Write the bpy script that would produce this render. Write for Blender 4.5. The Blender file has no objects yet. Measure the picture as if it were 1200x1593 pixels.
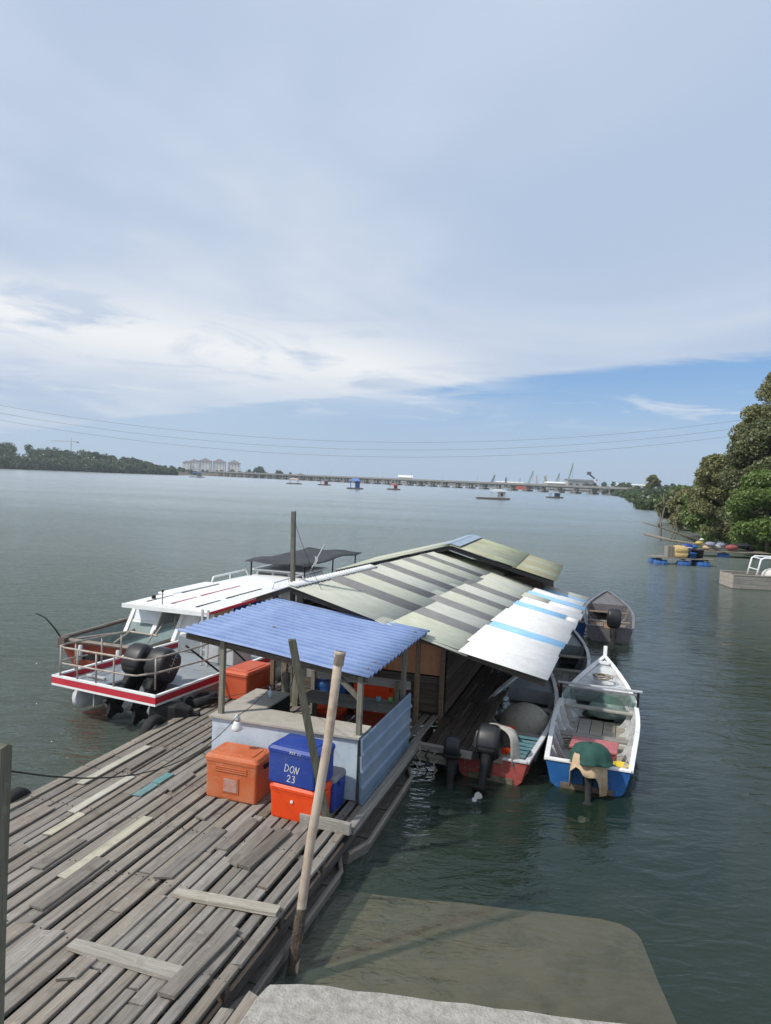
import bpy, math, random
import numpy as np
from mathutils import Vector, Matrix, Euler
random.seed(7); RNG = np.random.default_rng(11)
SC = bpy.context.scene; COL = SC.collection
R = math.radians
# ------------------------------------------------------------------ camera
cd = bpy.data.cameras.new('camera'); CAM = bpy.data.objects.new('camera', cd); COL.objects.link(CAM)
cd.sensor_fit = 'HORIZONTAL'; cd.sensor_width = 36.0; cd.lens = 36.0*1130/1200
cd.clip_start = .1; cd.clip_end = 12000
PITCH, ROLL = 2.56, 2.4
CAM.matrix_world = Matrix.Translation((0, 0, 5.1)) @ Matrix.Rotation(R(90-PITCH), 4, 'X') @ Matrix.Rotation(R(ROLL), 4, 'Z')
SC.camera = CAM
# ------------------------------------------------------------------ sun, sky, exposure
SUN_AZ, SUN_EL = (-.92, -.40), R(48)
sd = bpy.data.lights.new('sun', 'SUN'); sd.energy = 4.0; sd.angle = R(2.2); sd.color = (1, .95, .87)
so = bpy.data.objects.new('sun', sd); COL.objects.link(so)
tosun = Vector((SUN_AZ[0]*math.cos(SUN_EL), SUN_AZ[1]*math.cos(SUN_EL), math.sin(SUN_EL))).normalized()
so.rotation_euler = tosun.to_track_quat('Z', 'Y').to_euler(); so.location = tosun*60
SC.view_settings.view_transform = 'Standard'; SC.view_settings.look = 'None'
SC.view_settings.exposure = 0; SC.view_settings.gamma = 1; SC.view_settings.use_curve_mapping = False
SC.render.engine = 'CYCLES'; SC.cycles.use_denoising = True; SC.cycles.max_bounces = 6
SC.cycles.transparent_max_bounces = 12; SC.cycles.volume_bounces = 0; SC.cycles.sample_clamp_indirect = 6

class NT:
    """terse node-graph writer"""
    def __init__(s, tree): s.t = tree; s.n = tree.nodes; s.l = tree.links; s.n.clear()
    def new(s, typ, **kw):
        nd = s.n.new(typ)
        for k, v in kw.items(): setattr(nd, k, v)
        return nd
    def put(s, sock, val):
        if val is None: return
        if isinstance(val, bpy.types.NodeSocket): s.l.new(val, sock)
        elif hasattr(val, 'outputs'): s.l.new(val.outputs[0], sock)
        else:
            if isinstance(val, (tuple, list)) and len(val) == 3 and sock.type == 'RGBA': val = (*val, 1)
            sock.default_value = val
    def math(s, op, a, b=None, c=None, clamp=False):
        nd = s.new('ShaderNodeMath', operation=op, use_clamp=clamp)
        for i, v in enumerate((a, b, c)): s.put(nd.inputs[i], v)
        return nd.outputs[0]
    def vmath(s, op, a, b=None):
        nd = s.new('ShaderNodeVectorMath', operation=op); s.put(nd.inputs[0], a); s.put(nd.inputs[1], b)
        return nd.outputs[1] if op in ('DOT_PRODUCT', 'LENGTH') else nd.outputs[0]
    def mix(s, fac, a, b, mode='MIX'):
        nd = s.new('ShaderNodeMix', data_type='RGBA', blend_type=mode)
        s.put(nd.inputs[0], fac); s.put(nd.inputs[6], a); s.put(nd.inputs[7], b); return nd.outputs[2]
    def noise(s, vec, scale, detail=4, rough=.55, dist=0):
        nd = s.new('ShaderNodeTexNoise'); s.put(nd.inputs['Vector'], vec)
        for k, v in (('Scale', scale), ('Detail', detail), ('Roughness', rough), ('Distortion', dist)): s.put(nd.inputs[k], v)
        return nd.outputs[0]
    def step(s, x, a, b):
        nd = s.new('ShaderNodeMapRange', interpolation_type='SMOOTHSTEP'); s.put(nd.inputs[0], x)
        s.put(nd.inputs[1], a); s.put(nd.inputs[2], b); return nd.outputs[0]
    def mapping(s, vec, scale=(1, 1, 1), loc=(0, 0, 0), rot=(0, 0, 0)):
        nd = s.new('ShaderNodeMapping'); s.put(nd.inputs[0], vec); s.put(nd.inputs[1], loc); s.put(nd.inputs[2], rot); s.put(nd.inputs[3], scale)
        return nd.outputs[0]

def srgb(r, g, b):
    f = lambda c: ((c/255+.055)/1.055)**2.4 if c > 10 else c/255/12.92
    return (f(r), f(g), f(b))

def make_world():
    w = bpy.data.worlds.new('World'); SC.world = w; w.use_nodes = True
    g = NT(w.node_tree); out = g.new('ShaderNodeOutputWorld'); bg = g.new('ShaderNodeBackground')
    sky = g.new('ShaderNodeTexSky', sky_type='NISHITA', sun_disc=False); sky.sun_elevation = SUN_EL
    sky.sun_rotation = math.atan2(SUN_AZ[0], SUN_AZ[1]); sky.air_density = 1.0; sky.dust_density = .6; sky.ozone_density = 1.6
    d = g.new('ShaderNodeTexCoord').outputs['Generated']
    sep = g.new('ShaderNodeSeparateXYZ'); g.put(sep.inputs[0], d); x, y, z = sep.outputs
    zz = g.math('ADD', g.math('MAXIMUM', z, 0.0), .02)
    px, py = g.math('DIVIDE', x, zz), g.math('DIVIDE', y, zz)
    cmb = g.new('ShaderNodeCombineXYZ'); g.put(cmb.inputs[0], px); g.put(cmb.inputs[1], py); P = cmb.outputs[0]
    K = 8.5   # radiance scale: colours below are display-linear, background strength .1175
    C = lambda r, gg, b: tuple(K*c for c in srgb(r, gg, b))
    # high cloud sheet ends on a long straight edge, n.p = 5
    edge = g.math('ADD', g.math('MULTIPLY', px, .72), g.math('MULTIPLY', py, .70))
    nA = g.noise(g.mapping(P, (.30, .16, 1), rot=(0, 0, R(-20))), 1.0, 5, .55, .6)
    nB = g.noise(g.mapping(P, (.55, .9, 1), rot=(0, 0, R(35))), 1.1, 7, .6, .8)
    e2 = g.math('ADD', edge, g.math('MULTIPLY', g.math('SUBTRACT', nB, .5), 1.1))
    sheet = g.math('SUBTRACT', 1.0, g.step(e2, 4.72, 5.12))
    # elevation based veil: everything thickens to haze at the horizon
    veil = g.math('SUBTRACT', 1.0, g.step(z, 0.0, .16))
    # left of the gap the sheet is covered by lower white cloud
    az = g.math('ARCTAN2', x, y)
    shade = g.step(nA, .34, .66)
    sheetcol = g.mix(shade, C(184, 201, 226), C(221, 230, 241))
    # lower bright cumulus streaks in a layer near elevation .16
    dirv = g.new('ShaderNodeCombineXYZ'); g.put(dirv.inputs[0], az); g.put(dirv.inputs[1], z)
    nC = g.noise(g.mapping(dirv.outputs[0], (5.0, 26, 1), loc=(1.7, .35, 0), rot=(0, 0, R(-4))), 1.0, 7, .58, .9)
    elc = g.math('SUBTRACT', .172, g.math('MULTIPLY', g.math('ADD', az, .4), .055))
    dz = g.math('DIVIDE', g.math('SUBTRACT', z, elc), .042)
    lay = g.math('POWER', 2.718, g.math('MULTIPLY', g.math('MULTIPLY', dz, dz), -1.0))
    lay = g.math('MULTIPLY', lay, g.math('SUBTRACT', 1.0, g.step(az, -.06, .24)))
    cum = g.math('MULTIPLY', g.step(nC, .30, .52), lay, clamp=True)
    # wisps lower in the blue gap
    dz2 = g.math('DIVIDE', g.math('SUBTRACT', z, .104), .020)
    lay2 = g.math('POWER', 2.718, g.math('MULTIPLY', g.math('MULTIPLY', dz2, dz2), -1.0))
    nD = g.noise(g.mapping(dirv.outputs[0], (6.5, 44, 1), loc=(3.1, 2.2, 0), rot=(0, 0, R(-3))), 1.0, 6, .6, 1.2)
    wisp = g.math('MULTIPLY', g.step(nD, .50, .68), lay2, clamp=True)
    base = g.mix(.6, g.mix(1.0, sky.outputs[0], (1.0, 1.0, 1.0), 'MULTIPLY'), C(112, 166, 228))
    base = g.mix(g.math('MULTIPLY', veil, .85), base, C(184, 206, 230))
    leftveil = g.math('MULTIPLY', g.math('SUBTRACT', 1.0, g.step(az, -.30, .06)), g.math('SUBTRACT', 1.0, g.step(z, .10, .22)))
    base = g.mix(g.math('MULTIPLY', leftveil, .75), base, C(186, 209, 232))
    c = g.mix(g.math('MULTIPLY', sheet, g.math('SUBTRACT', .97, g.math('MULTIPLY', veil, .55))), base, sheetcol)
    c = g.mix(g.math('MULTIPLY', wisp, .62), c, C(226, 233, 243))
    c = g.mix(g.math('MULTIPLY', cum, .95), c, C(246, 248, 250))
    g.put(bg.inputs[0], c); bg.inputs[1].default_value = 1/K
    g.l.new(bg.outputs[0], out.inputs[0])
make_world()

# ------------------------------------------------------------------ materials
MATS = {}
def mat(name, c1, c2=None, scale=6, stretch=(1, 1, 1), rough=.7, bump=.15, bscale=None, spec=.35, metal=0, vary=.0,
        dirt=None, dscale=1.2, damt=.5, dlo=.5, dhi=.72, clear=0, scuff=None, samt=.6, waves=None):
    if name in MATS: return MATS[name]
    m = bpy.data.materials.new(name); m.use_nodes = True; g = NT(m.node_tree)
    out = g.new('ShaderNodeOutputMaterial'); p = g.new('ShaderNodeBsdfPrincipled')
    tc = g.new('ShaderNodeTexCoord').outputs['Object']; oi = g.new('ShaderNodeObjectInfo').outputs['Random']
    off = g.math('MULTIPLY', oi, 53.0); vec = g.vmath('ADD', tc, off)
    sv = g.mapping(vec, stretch)
    n = g.noise(sv, scale, 6, .62)
    col = g.mix(g.step(n, .3, .7), c1, c2 or c1)
    if dirt:
        dn = g.noise(vec, dscale, 6, .65, .5)
        col = g.mix(g.math('MULTIPLY', g.step(dn, dlo, dhi), damt), col, dirt)
    if waves:   # corrugation shading painted into the colour: lighter crests, darker troughs
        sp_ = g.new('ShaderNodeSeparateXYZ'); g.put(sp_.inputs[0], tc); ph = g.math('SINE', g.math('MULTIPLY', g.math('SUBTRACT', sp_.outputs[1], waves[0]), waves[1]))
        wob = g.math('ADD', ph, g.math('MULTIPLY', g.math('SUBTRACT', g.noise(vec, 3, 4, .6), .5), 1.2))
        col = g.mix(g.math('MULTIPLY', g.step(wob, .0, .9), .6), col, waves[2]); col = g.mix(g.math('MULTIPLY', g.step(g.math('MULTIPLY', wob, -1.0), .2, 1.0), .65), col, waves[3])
    if scuff:
        sn = g.noise(g.mapping(vec, (1, 1.6, 2.2)), 7, 9, .78, .8)
        col = g.mix(g.math('MULTIPLY', g.step(sn, .56, .66), samt), col, scuff)
        sn2 = g.noise(g.mapping(vec, (9, 9, 1.1)), 3, 5, .6, .3)
        col = g.mix(g.math('MULTIPLY', g.step(sn2, .60, .75), samt*.6), col, tuple(c*.45 for c in c1))
    if vary:
        h = g.new('ShaderNodeHueSaturation'); g.put(h.inputs['Color'], col)
        g.put(h.inputs['Value'], g.math('ADD', g.math('MULTIPLY', oi, 2*vary), 1-vary))
        wn = g.new('ShaderNodeTexWhiteNoise', noise_dimensions='1D'); g.put(wn.inputs['W'], oi)
        g.put(h.inputs['Saturation'], g.math('ADD', g.math('MULTIPLY', wn.outputs[0], .7), .65)); col = h.outputs[0]
    g.put(p.inputs['Base Color'], col); p.inputs['Roughness'].default_value = rough
    p.inputs['Specular IOR Level'].default_value = spec; p.inputs['Metallic'].default_value = metal
    if clear: p.inputs['Coat Weight'].default_value = clear
    if rough < .6:
        g.put(p.inputs['Roughness'], g.math('ADD', g.math('MULTIPLY', n, .25), rough-.1))
    if bump:
        b = g.new('ShaderNodeBump'); b.inputs['Strength'].default_value = bump; b.inputs['Distance'].default_value = .02
        g.put(b.inputs['Height'], g.noise(sv, (bscale or scale*2.5), 5, .6)); g.put(p.inputs['Normal'], b.outputs[0])
    g.l.new(p.outputs[0], out.inputs[0]); MATS[name] = m; return m

def wood_mat(name, c1, c2, axis=1, vary=.25, crack=.75, nail=False):
    """weathered timber: long grain, dark checks, blotches; grain along the given object axis"""
    if name in MATS: return MATS[name]
    m = bpy.data.materials.new(name); m.use_nodes = True; g = NT(m.node_tree)
    out = g.new('ShaderNodeOutputMaterial'); p = g.new('ShaderNodeBsdfPrincipled')
    tc = g.new('ShaderNodeTexCoord').outputs['Object']; oi = g.new('ShaderNodeObjectInfo').outputs['Random']
    vec = g.vmath('ADD', tc, g.math('MULTIPLY', oi, 71.0))
    s = [1, 1, 1]; s[axis] = .055
    gv = g.mapping(vec, s)
    fine = g.noise(gv, 75, 5, .6, .15); coarse = g.noise(gv, 22, 4, .6, .4); blot = g.noise(vec, 2.6, 5, .6, .3)
    col = g.mix(g.step(coarse, .3, .7), c1, c2)
    col = g.mix(g.math('MULTIPLY', g.step(fine, .5, .72), crack*.55), col, tuple(c*.28 for c in c1))
    col = g.mix(g.math('MULTIPLY', g.step(blot, .52, .72), .5), col, tuple(c*.5 for c in c1))
    col = g.mix(g.math('MULTIPLY', g.step(g.noise(vec, 11, 4, .6), .60, .70), .30), col, tuple(min(1, c*1.7) for c in c2))
    h = g.new('ShaderNodeHueSaturation'); g.put(h.inputs['Color'], col)
    g.put(h.inputs['Value'], g.math('ADD', g.math('MULTIPLY', oi, 2*vary), 1-vary))
    wn = g.new('ShaderNodeTexWhiteNoise', noise_dimensions='1D'); g.put(wn.inputs['W'], oi)
    g.put(h.inputs['Saturation'], g.math('ADD', g.math('MULTIPLY', wn.outputs[0], .55), .6))
    g.put(p.inputs['Base Color'], h.outputs[0]); p.inputs['Roughness'].default_value = .85; p.inputs['Specular IOR Level'].default_value = .2
    b = g.new('ShaderNodeBump'); b.inputs['Strength'].default_value = .55; b.inputs['Distance'].default_value = .012
    g.put(b.inputs['Height'], g.math('ADD', fine, g.math('MULTIPLY', coarse, .8))); g.put(p.inputs['Normal'], b.outputs[0])
    g.l.new(p.outputs[0], out.inputs[0]); MATS[name] = m; return m

def leaf_mat(name, c1, c2, c3, scale=.5, trans=.3):
    if name in MATS: return MATS[name]
    m = bpy.data.materials.new(name); m.use_nodes = True; g = NT(m.node_tree)
    out = g.new('ShaderNodeOutputMaterial'); tc = g.new('ShaderNodeTexCoord').outputs['Object']
    geo = g.new('ShaderNodeNewGeometry'); rpi = geo.outputs['Random Per Island']
    n = g.noise(tc, scale, 3, .6)
    col = g.mix(g.step(n, .35, .65), c1, c2); col = g.mix(g.math('MULTIPLY', rpi, .8), col, c3)
    d = g.new('ShaderNodeBsdfDiffuse'); t = g.new('ShaderNodeBsdfTranslucent'); gl = g.new('ShaderNodeBsdfGlossy')
    g.put(d.inputs[0], col); g.put(t.inputs[0], col); gl.inputs['Roughness'].default_value = .45; g.put(gl.inputs[0], (.6, .6, .6))
    mx = g.new('ShaderNodeMixShader'); mx.inputs[0].default_value = trans; g.l.new(d.outputs[0], mx.inputs[1]); g.l.new(t.outputs[0], mx.inputs[2])
    m2 = g.new('ShaderNodeMixShader'); m2.inputs[0].default_value = .05; g.l.new(mx.outputs[0], m2.inputs[1]); g.l.new(gl.outputs[0], m2.inputs[2])
    g.l.new(m2.outputs[0], out.inputs[0]); MATS[name] = m; return m

def water_mat():
    m = bpy.data.materials.new('river_water'); m.use_nodes = True; g = NT(m.node_tree)
    out = g.new('ShaderNodeOutputMaterial'); geo = g.new('ShaderNodeNewGeometry'); pos = geo.outputs['Position']
    sep = g.new('ShaderNodeSeparateXYZ'); g.put(sep.inputs[0], pos)
    # wind waves: open river on the left, calmer in the lee of the jetty and the right bank
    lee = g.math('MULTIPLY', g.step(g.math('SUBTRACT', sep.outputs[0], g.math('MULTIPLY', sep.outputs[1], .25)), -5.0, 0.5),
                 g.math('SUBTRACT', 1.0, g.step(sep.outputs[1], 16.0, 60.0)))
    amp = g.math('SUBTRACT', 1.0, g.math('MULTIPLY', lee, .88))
    patch = g.step(g.noise(g.mapping(pos, (.012, .05, 1)), 1.0, 3, .5), .35, .7)
    amp = g.math('MULTIPLY', amp, g.math('DIVIDE', g.math('ADD', .8, g.math('MULTIPLY', patch, .4)), g.math('ADD', 1.0, g.math('MULTIPLY', g.math('MAXIMUM', sep.outputs[1], 0.0), .016))))
    w1 = g.noise(g.mapping(pos, (.8, 1.25, 1), rot=(0, 0, R(18))), .55, 3, .5, .5)
    w2 = g.noise(g.mapping(pos, (.7, 1.5, 1), rot=(0, 0, R(-12))), 2.1, 4, .55, .6)
    w3 = g.noise(g.mapping(pos, (.75, 1.4, 1), rot=(0, 0, R(30))), 7.5, 3, .5, .4)
    w0 = g.noise(g.mapping(pos, (.45, 1.3, 1), rot=(0, 0, R(8))), .16, 4, .6, .4)
    h = g.math('ADD', g.math('MULTIPLY', w1, .42), g.math('ADD', g.math('MULTIPLY', w2, .30), g.math('ADD', g.math('MULTIPLY', w3, .075), g.math('MULTIPLY', w0, .9))))
    b = g.new('ShaderNodeBump'); b.inputs['Strength'].default_value = 1.0; b.inputs['Distance'].default_value = 1.0
    g.put(b.inputs['Height'], g.math('MULTIPLY', h, amp)); N = b.outputs[0]
    fr = g.new('ShaderNodeFresnel'); fr.inputs[0].default_value = 1.33; g.put(fr.inputs[1], N)
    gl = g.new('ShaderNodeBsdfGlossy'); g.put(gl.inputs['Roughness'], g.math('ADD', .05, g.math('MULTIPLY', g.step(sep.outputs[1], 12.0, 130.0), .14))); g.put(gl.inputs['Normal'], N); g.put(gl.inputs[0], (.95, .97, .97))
    d = g.new('ShaderNodeBsdfDiffuse'); silt_mottle = g.noise(g.mapping(pos, (.05, .12, 1)), 1.0, 4, .6, .6)
    g.put(d.inputs[0], g.mix(g.math('MULTIPLY', lee, .97), g.mix(g.step(sep.outputs[1], 6.0, 52.0), g.mix(silt_mottle, (.070, .098, .078), (.098, .124, .100)), g.mix(silt_mottle, (.205, .25, .218), (.25, .29, .255))), (.015, .033, .022)));  # painted into the body: grazing sky reflection far off, shade in the lee
    tr = g.new('ShaderNodeBsdfTransparent'); g.put(tr.inputs[0], (.95, .92, .82))
    body = g.new('ShaderNodeMixShader'); body.inputs[0].default_value = .44; g.l.new(d.outputs[0], body.inputs[1]); g.l.new(tr.outputs[0], body.inputs[2])
    mx = g.new('ShaderNodeMixShader'); g.put(mx.inputs[0], g.math('MULTIPLY', fr.outputs[0], 1.0))
    g.l.new(body.outputs[0], mx.inputs[1]); g.l.new(gl.outputs[0], mx.inputs[2]); g.l.new(mx.outputs[0], out.inputs[0])
    return m

# ------------------------------------------------------------------ mesh builder
A = R(17.5); SA, CA = math.sin(A), math.cos(A)
def W(x, y, z=0): return Vector((x*CA+y*SA, -x*SA+y*CA, z))      # jetty frame (x across, y along) -> world
class MB:
    def __init__(s): s.v = []; s.f = []
    def add(s, vs, fs):
        o = len(s.v); s.v += [tuple(p) for p in vs]; s.f += [tuple(i+o for i in f) for f in fs]; return s
    def box(s, c, d, rot=None, taper=(1, 1)):
        hx, hy, hz = d[0]/2, d[1]/2, d[2]/2; vs = []
        for z, k in ((-hz, (1, 1)), (hz, taper)):
            for x, y in ((-hx, -hy), (hx, -hy), (hx, hy), (-hx, hy)): vs.append(Vector((x*k[0], y*k[1], z)))
        if rot is not None:
            M = Euler(rot).to_matrix(); vs = [M @ p for p in vs]
        vs = [p+Vector(c) for p in vs]
        return s.add(vs, [(0, 3, 2, 1), (4, 5, 6, 7), (0, 1, 5, 4), (1, 2, 6, 5), (2, 3, 7, 6), (3, 0, 4, 7)])
    def bar(s, a, b, w, h, up=(0, 0, 1)):
        a, b = Vector(a), Vector(b); d = (b-a).normalized(); u = Vector(up)
        if abs(d.dot(u)) > .98: u = Vector((0, 1, 0))
        sx = d.cross(u).normalized(); uz = sx.cross(d).normalized(); vs = []
        for p in (a, b):
            for i, j in ((-1, -1), (1, -1), (1, 1), (-1, 1)): vs.append(p+sx*(i*w/2)+uz*(j*h/2))
        return s.add(vs, [(0, 1, 2, 3), (7, 6, 5, 4), (0, 4, 5, 1), (1, 5, 6, 2), (2, 6, 7, 3), (3, 7, 4, 0)])
    def tube(s, pts, r, n=8, cap=True, closed=False):
        pts = [Vector(p) for p in pts]; m = len(pts); rs = r if isinstance(r, (list, tuple)) else [r]*m
        rings = []; prev = None
        for i, p in enumerate(pts):
            if closed: d = pts[(i+1) % m]-pts[i-1]
            else: d = pts[min(i+1, m-1)]-pts[max(i-1, 0)]
            d.normalize()
            if prev is None:
                u = Vector((0, 0, 1)) if abs(d.z) < .9 else Vector((1, 0, 0)); sx = d.cross(u).normalized()
            else: sx = (prev-d*prev.dot(d)).normalized()
            prev = sx; uy = sx.cross(d)
            rings.append([p+sx*math.cos(2*math.pi*k/n)*rs[i]+uy*math.sin(2*math.pi*k/n)*rs[i] for k in range(n)])
        return s.loft(rings, cap, closed)
    def loft(s, rings, cap=True, closed=False, ring_closed=True):
        n = len(rings[0]); vs = [p for r in rings for p in r]; fs = []; m = len(rings)
        for i in range(m if closed else m-1):
            j = (i+1) % m
            for k in range(n if ring_closed else n-1):
                l = (k+1) % n; fs.append((i*n+k, i*n+l, j*n+l, j*n+k))
        if cap and not closed and ring_closed: fs += [tuple(range(n-1, -1, -1)), tuple((m-1)*n+k for k in range(n))]
        return s.add(vs, fs)
    def lathe(s, prof, n=16, c=(0, 0, 0), cap=True):
        return s.loft([[Vector((c[0]+r*math.cos(2*math.pi*k/n), c[1]+r*math.sin(2*math.pi*k/n), c[2]+z)) for k in range(n)] for r, z in prof], cap)
    def rrect(s, cx, cy, z, hx, hy, rad, n=4):
        pts = []
        for (sx, sy, a0) in ((1, 1, 0), (-1, 1, 90), (-1, -1, 180), (1, -1, 270)):
            for k in range(n+1):
                a = R(a0+90*k/n); pts.append(Vector((cx+sx*(hx-rad)+rad*math.cos(a), cy+sy*(hy-rad)+rad*math.sin(a), z)))
        return pts
    def ball(s, c, r, n=10, m=6, jit=0):
        rings = []
        rr = r if isinstance(r, (tuple, list)) else (r, r, r)
        for i in range(1, m):
            t = math.pi*i/m
            rings.append([Vector((c[0]+rr[0]*math.sin(t)*math.cos(2*math.pi*k/n)*(1+jit*random.uniform(-1, 1)), c[1]+rr[1]*math.sin(t)*math.sin(2*math.pi*k/n)*(1+jit*random.uniform(-1, 1)), c[2]-rr[2]*math.cos(t))) for k in range(n)])
        return s.loft(rings)
    def xf(s, M): s.v = [tuple(M @ Vector(p)) for p in s.v]; return s
    def mesh(s, name):
        me = bpy.data.meshes.new(name); me.from_pydata(s.v, [], s.f); me.update(); return me
    def build(s, name, m, parent=None, smooth=False, bevel=0, loc=None, rz=None):
        me = s.mesh(name); me.materials.append(m)
        if smooth: me.polygons.foreach_set('use_smooth', [True]*len(me.polygons))
        o = bpy.data.objects.new(name, me); COL.objects.link(o)
        if parent is not None: o.parent = parent
        if loc is not None: o.location = loc
        if rz is not None: o.rotation_euler = (0, 0, rz)
        if bevel:
            bm = o.modifiers.new('bevel', 'BEVEL'); bm.width = bevel; bm.segments = 2; bm.limit_method = 'ANGLE'; bm.angle_limit = R(40)
        return o
def tag(o, label=None, cat=None, group=None, kind=None):
    for k, v in (('label', label), ('category', cat), ('group', group), ('kind', kind)):
        if v: o[k] = v
    return o
def empty(name, label, cat, x, y, z=0, yaw=0, group=None, world=False):
    """a thing's root: (x, y) in the jetty frame unless world"""
    o = bpy.data.objects.new(name, None); COL.objects.link(o); o.empty_display_size = .1
    o.location = Vector((x, y, z)) if world else W(x, y, z); o.rotation_euler = (0, 0, R(yaw)-(0 if world else A))
    return tag(o, label, cat, group)
def lone(mb, name, m, label, cat, x, y, z=0, yaw=0, group=None, world=False, **kw):
    o = mb.build(name, m, **kw); o.location = Vector((x, y, z)) if world else W(x, y, z); o.rotation_euler = (0, 0, R(yaw)-(0 if world else A))
    return tag(o, label, cat, group)
def dup_child(src, parent, loc=(0, 0, 0), rot=(0, 0, 0), scale=(1, 1, 1)):
    o = src.copy(); COL.objects.link(o); o.parent = parent; o.location = loc; o.rotation_euler = rot; o.scale = scale; return o
def copy_tree(src, parent=None):
    o = src.copy(); COL.objects.link(o); o.parent = parent
    for c in list(src.children): copy_tree(c, o)
    return o
def corrug(P00, P10, P01, P11, waves, amp, seg=6, nlen=3, th=.004, jit=0):
    """closed corrugated sheet; P0x -> P1x crosses the waves, Px0 -> Px1 runs along them"""
    P00, P10, P01, P11 = map(Vector, (P00, P10, P01, P11)); n = int(waves*seg)+1; mb = MB()
    up = (P10-P00).cross(P01-P00).normalized(); up = up if up.z > 0 else -up
    top = []
    for j in range(nlen):
        t = j/(nlen-1); row = []
        for i in range(n):
            s_ = i/(n-1); p = (P00*(1-s_)+P10*s_)*(1-t)+(P01*(1-s_)+P11*s_)*t
            row.append(p+up*(amp*math.sin(2*math.pi*waves*s_)+jit*math.sin(3.1*s_+5*t)*.5))
        top.append(row)
    bot = [[p-up*th for p in r] for r in top]; vs = [p for r in top for p in r]+[p for r in bot for p in r]; fs = []; o = n*nlen
    for j in range(nlen-1):
        for i in range(n-1):
            a = j*n+i; fs.append((a, a+1, a+n+1, a+n)); fs.append((o+a, o+a+n, o+a+n+1, o+a+1))
    for i in range(n-1):
        fs.append((i, o+i, o+i+1, i+1)); a = (nlen-1)*n+i; fs.append((a, a+1, o+a+1, o+a))
    for j in range(nlen-1):
        a = j*n; fs.append((a, a+n, o+a+n, o+a)); a = j*n+n-1; fs.append((a, o+a, o+a+n, a+n))
    return mb.add(vs, fs)

STROKES = {'D': [[(0, 0), (0, 1)], [(0, 1), (.35, .92), (.58, .55), (.4, .12), (0, 0)]], 'O': [[(.3, 0), (.02, .3), (.08, .75), (.35, 1), (.6, .7), (.56, .22), (.3, 0)]],
           'N': [[(0, 0), (.08, 1), (.42, .05), (.58, 1)]], '2': [[(.02, .78), (.2, 1), (.45, .85), (.4, .55), (0, 0), (.52, .04)]],
           '3': [[(.05, .92), (.35, 1), (.48, .78), (.2, .54), (.5, .38), (.4, .04), (.02, .06)]], 'P': [[(0, 0), (0, 1), (.4, .95), (.4, .55), (0, .5)]],
           'S': [[(.45, .9), (.15, 1), (.05, .72), (.42, .4), (.35, .05), (0, .08)]], 'Y': [[(0, 1), (.25, .5), (.5, 1)], [(.25, .5), (.25, 0)]], '1': [[(.1, 0), (.1, 1)]], ' ': []}
def writing(text, h, r, origin, right, up, normal, gap=.78):
    """painted strokes lying on a face"""
    mb = MB(); o, rt, u, nn = Vector(origin), Vector(right), Vector(up), Vector(normal); x = 0
    for ch in text:
        for line in STROKES[ch]:
            for a, b in zip(line[:-1], line[1:]):
                pa = o+rt*(x+a[0]*h)+u*(a[1]*h); pb = o+rt*(x+b[0]*h)+u*(b[1]*h); d = (pb-pa).normalized()
                mb.bar(pa-d*r*.6, pb+d*r*.6, r*2, .002, nn)
        x += gap*h
    return mb
# ------------------------------------------------------------------ palette
GREY = wood_mat('weathered_plank', (.185, .163, .138), (.262, .235, .201), 1, .2)
GREYX = wood_mat('weathered_crossplank', (.24, .22, .185), (.33, .305, .26), 0, .2)
BROWNW = wood_mat('brown_plank', (.17, .115, .075), (.235, .165, .11), 1, .15)
TANW = wood_mat('tan_plank', (.20, .175, .145), (.28, .25, .21), 1, .15)
DARKW = wood_mat('dark_plank', (.055, .042, .034), (.09, .07, .055), 1, .3)
DARKX = wood_mat('dark_crossplank', (.075, .062, .050), (.12, .10, .082), 0, .2)
POSTW = wood_mat('post_timber', (.13, .125, .095), (.21, .20, .16), 2, .2)
POSTG = wood_mat('algae_post', (.095, .095, .070), (.165, .16, .125), 2, .1)
CREAM = wood_mat('cream_board', (.38, .36, .285), (.46, .435, .35), 1, .08, .5)
TEAL = wood_mat('teal_board', (.10, .21, .21), (.15, .27, .27), 1, .08, .4)
CONC = mat('rough_concrete', (.27, .255, .225), (.40, .385, .35), 9, rough=.95, bump=1.0, bscale=38, dirt=(.13, .115, .09), dscale=2.6, damt=.5, dlo=.6, dhi=.7, scuff=(.13, .12, .10), samt=0.6)
SILT = mat('silted_concrete', (.40, .35, .295), (.50, .445, .38), 1.5, rough=.95, bump=.4, dirt=(.16, .14, .10), dscale=1.6, damt=.55, dlo=.5, dhi=.75)
MUD = mat('river_mud', (.03, .036, .025), (.042, .046, .032), .4, rough=1, bump=0)
BANKM = mat('bank_mud', (.085, .075, .05), (.13, .11, .075), .6, rough=.95, bump=.4, dirt=(.07, .06, .04), dscale=.3)
BLUESHEET = mat('blue_sheet', (.135, .205, .39), (.18, .25, .44), 3, rough=.45, bump=.05, dirt=(.10, .11, .16), dscale=2.2, damt=.45, dlo=.58, dhi=.75, scuff=(.26, .31, .44), samt=0.6, waves=(9.58, 18*2*math.pi/3.52, (.27, .36, .56), (.075, .11, .22)))  # wave tones carry painted light on the crests and shade in the troughs
PALE = mat('pale_green_sheet', (.40, .415, .35), (.47, .48, .42), 3, (1, 3, 1), .75, .1, vary=.05, dirt=(.33, .33, .28), dscale=1.3, damt=.35, scuff=(.32, .31, .26), samt=0.4)
SLATE = mat('slate_sheet', (.165, .165, .168), (.215, .215, .213), 4, (1, 3, 1), .7, .1, vary=.12, dirt=(.24, .24, .22), dscale=2, damt=.45, scuff=(.27, .27, .26), samt=0.6)
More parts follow.
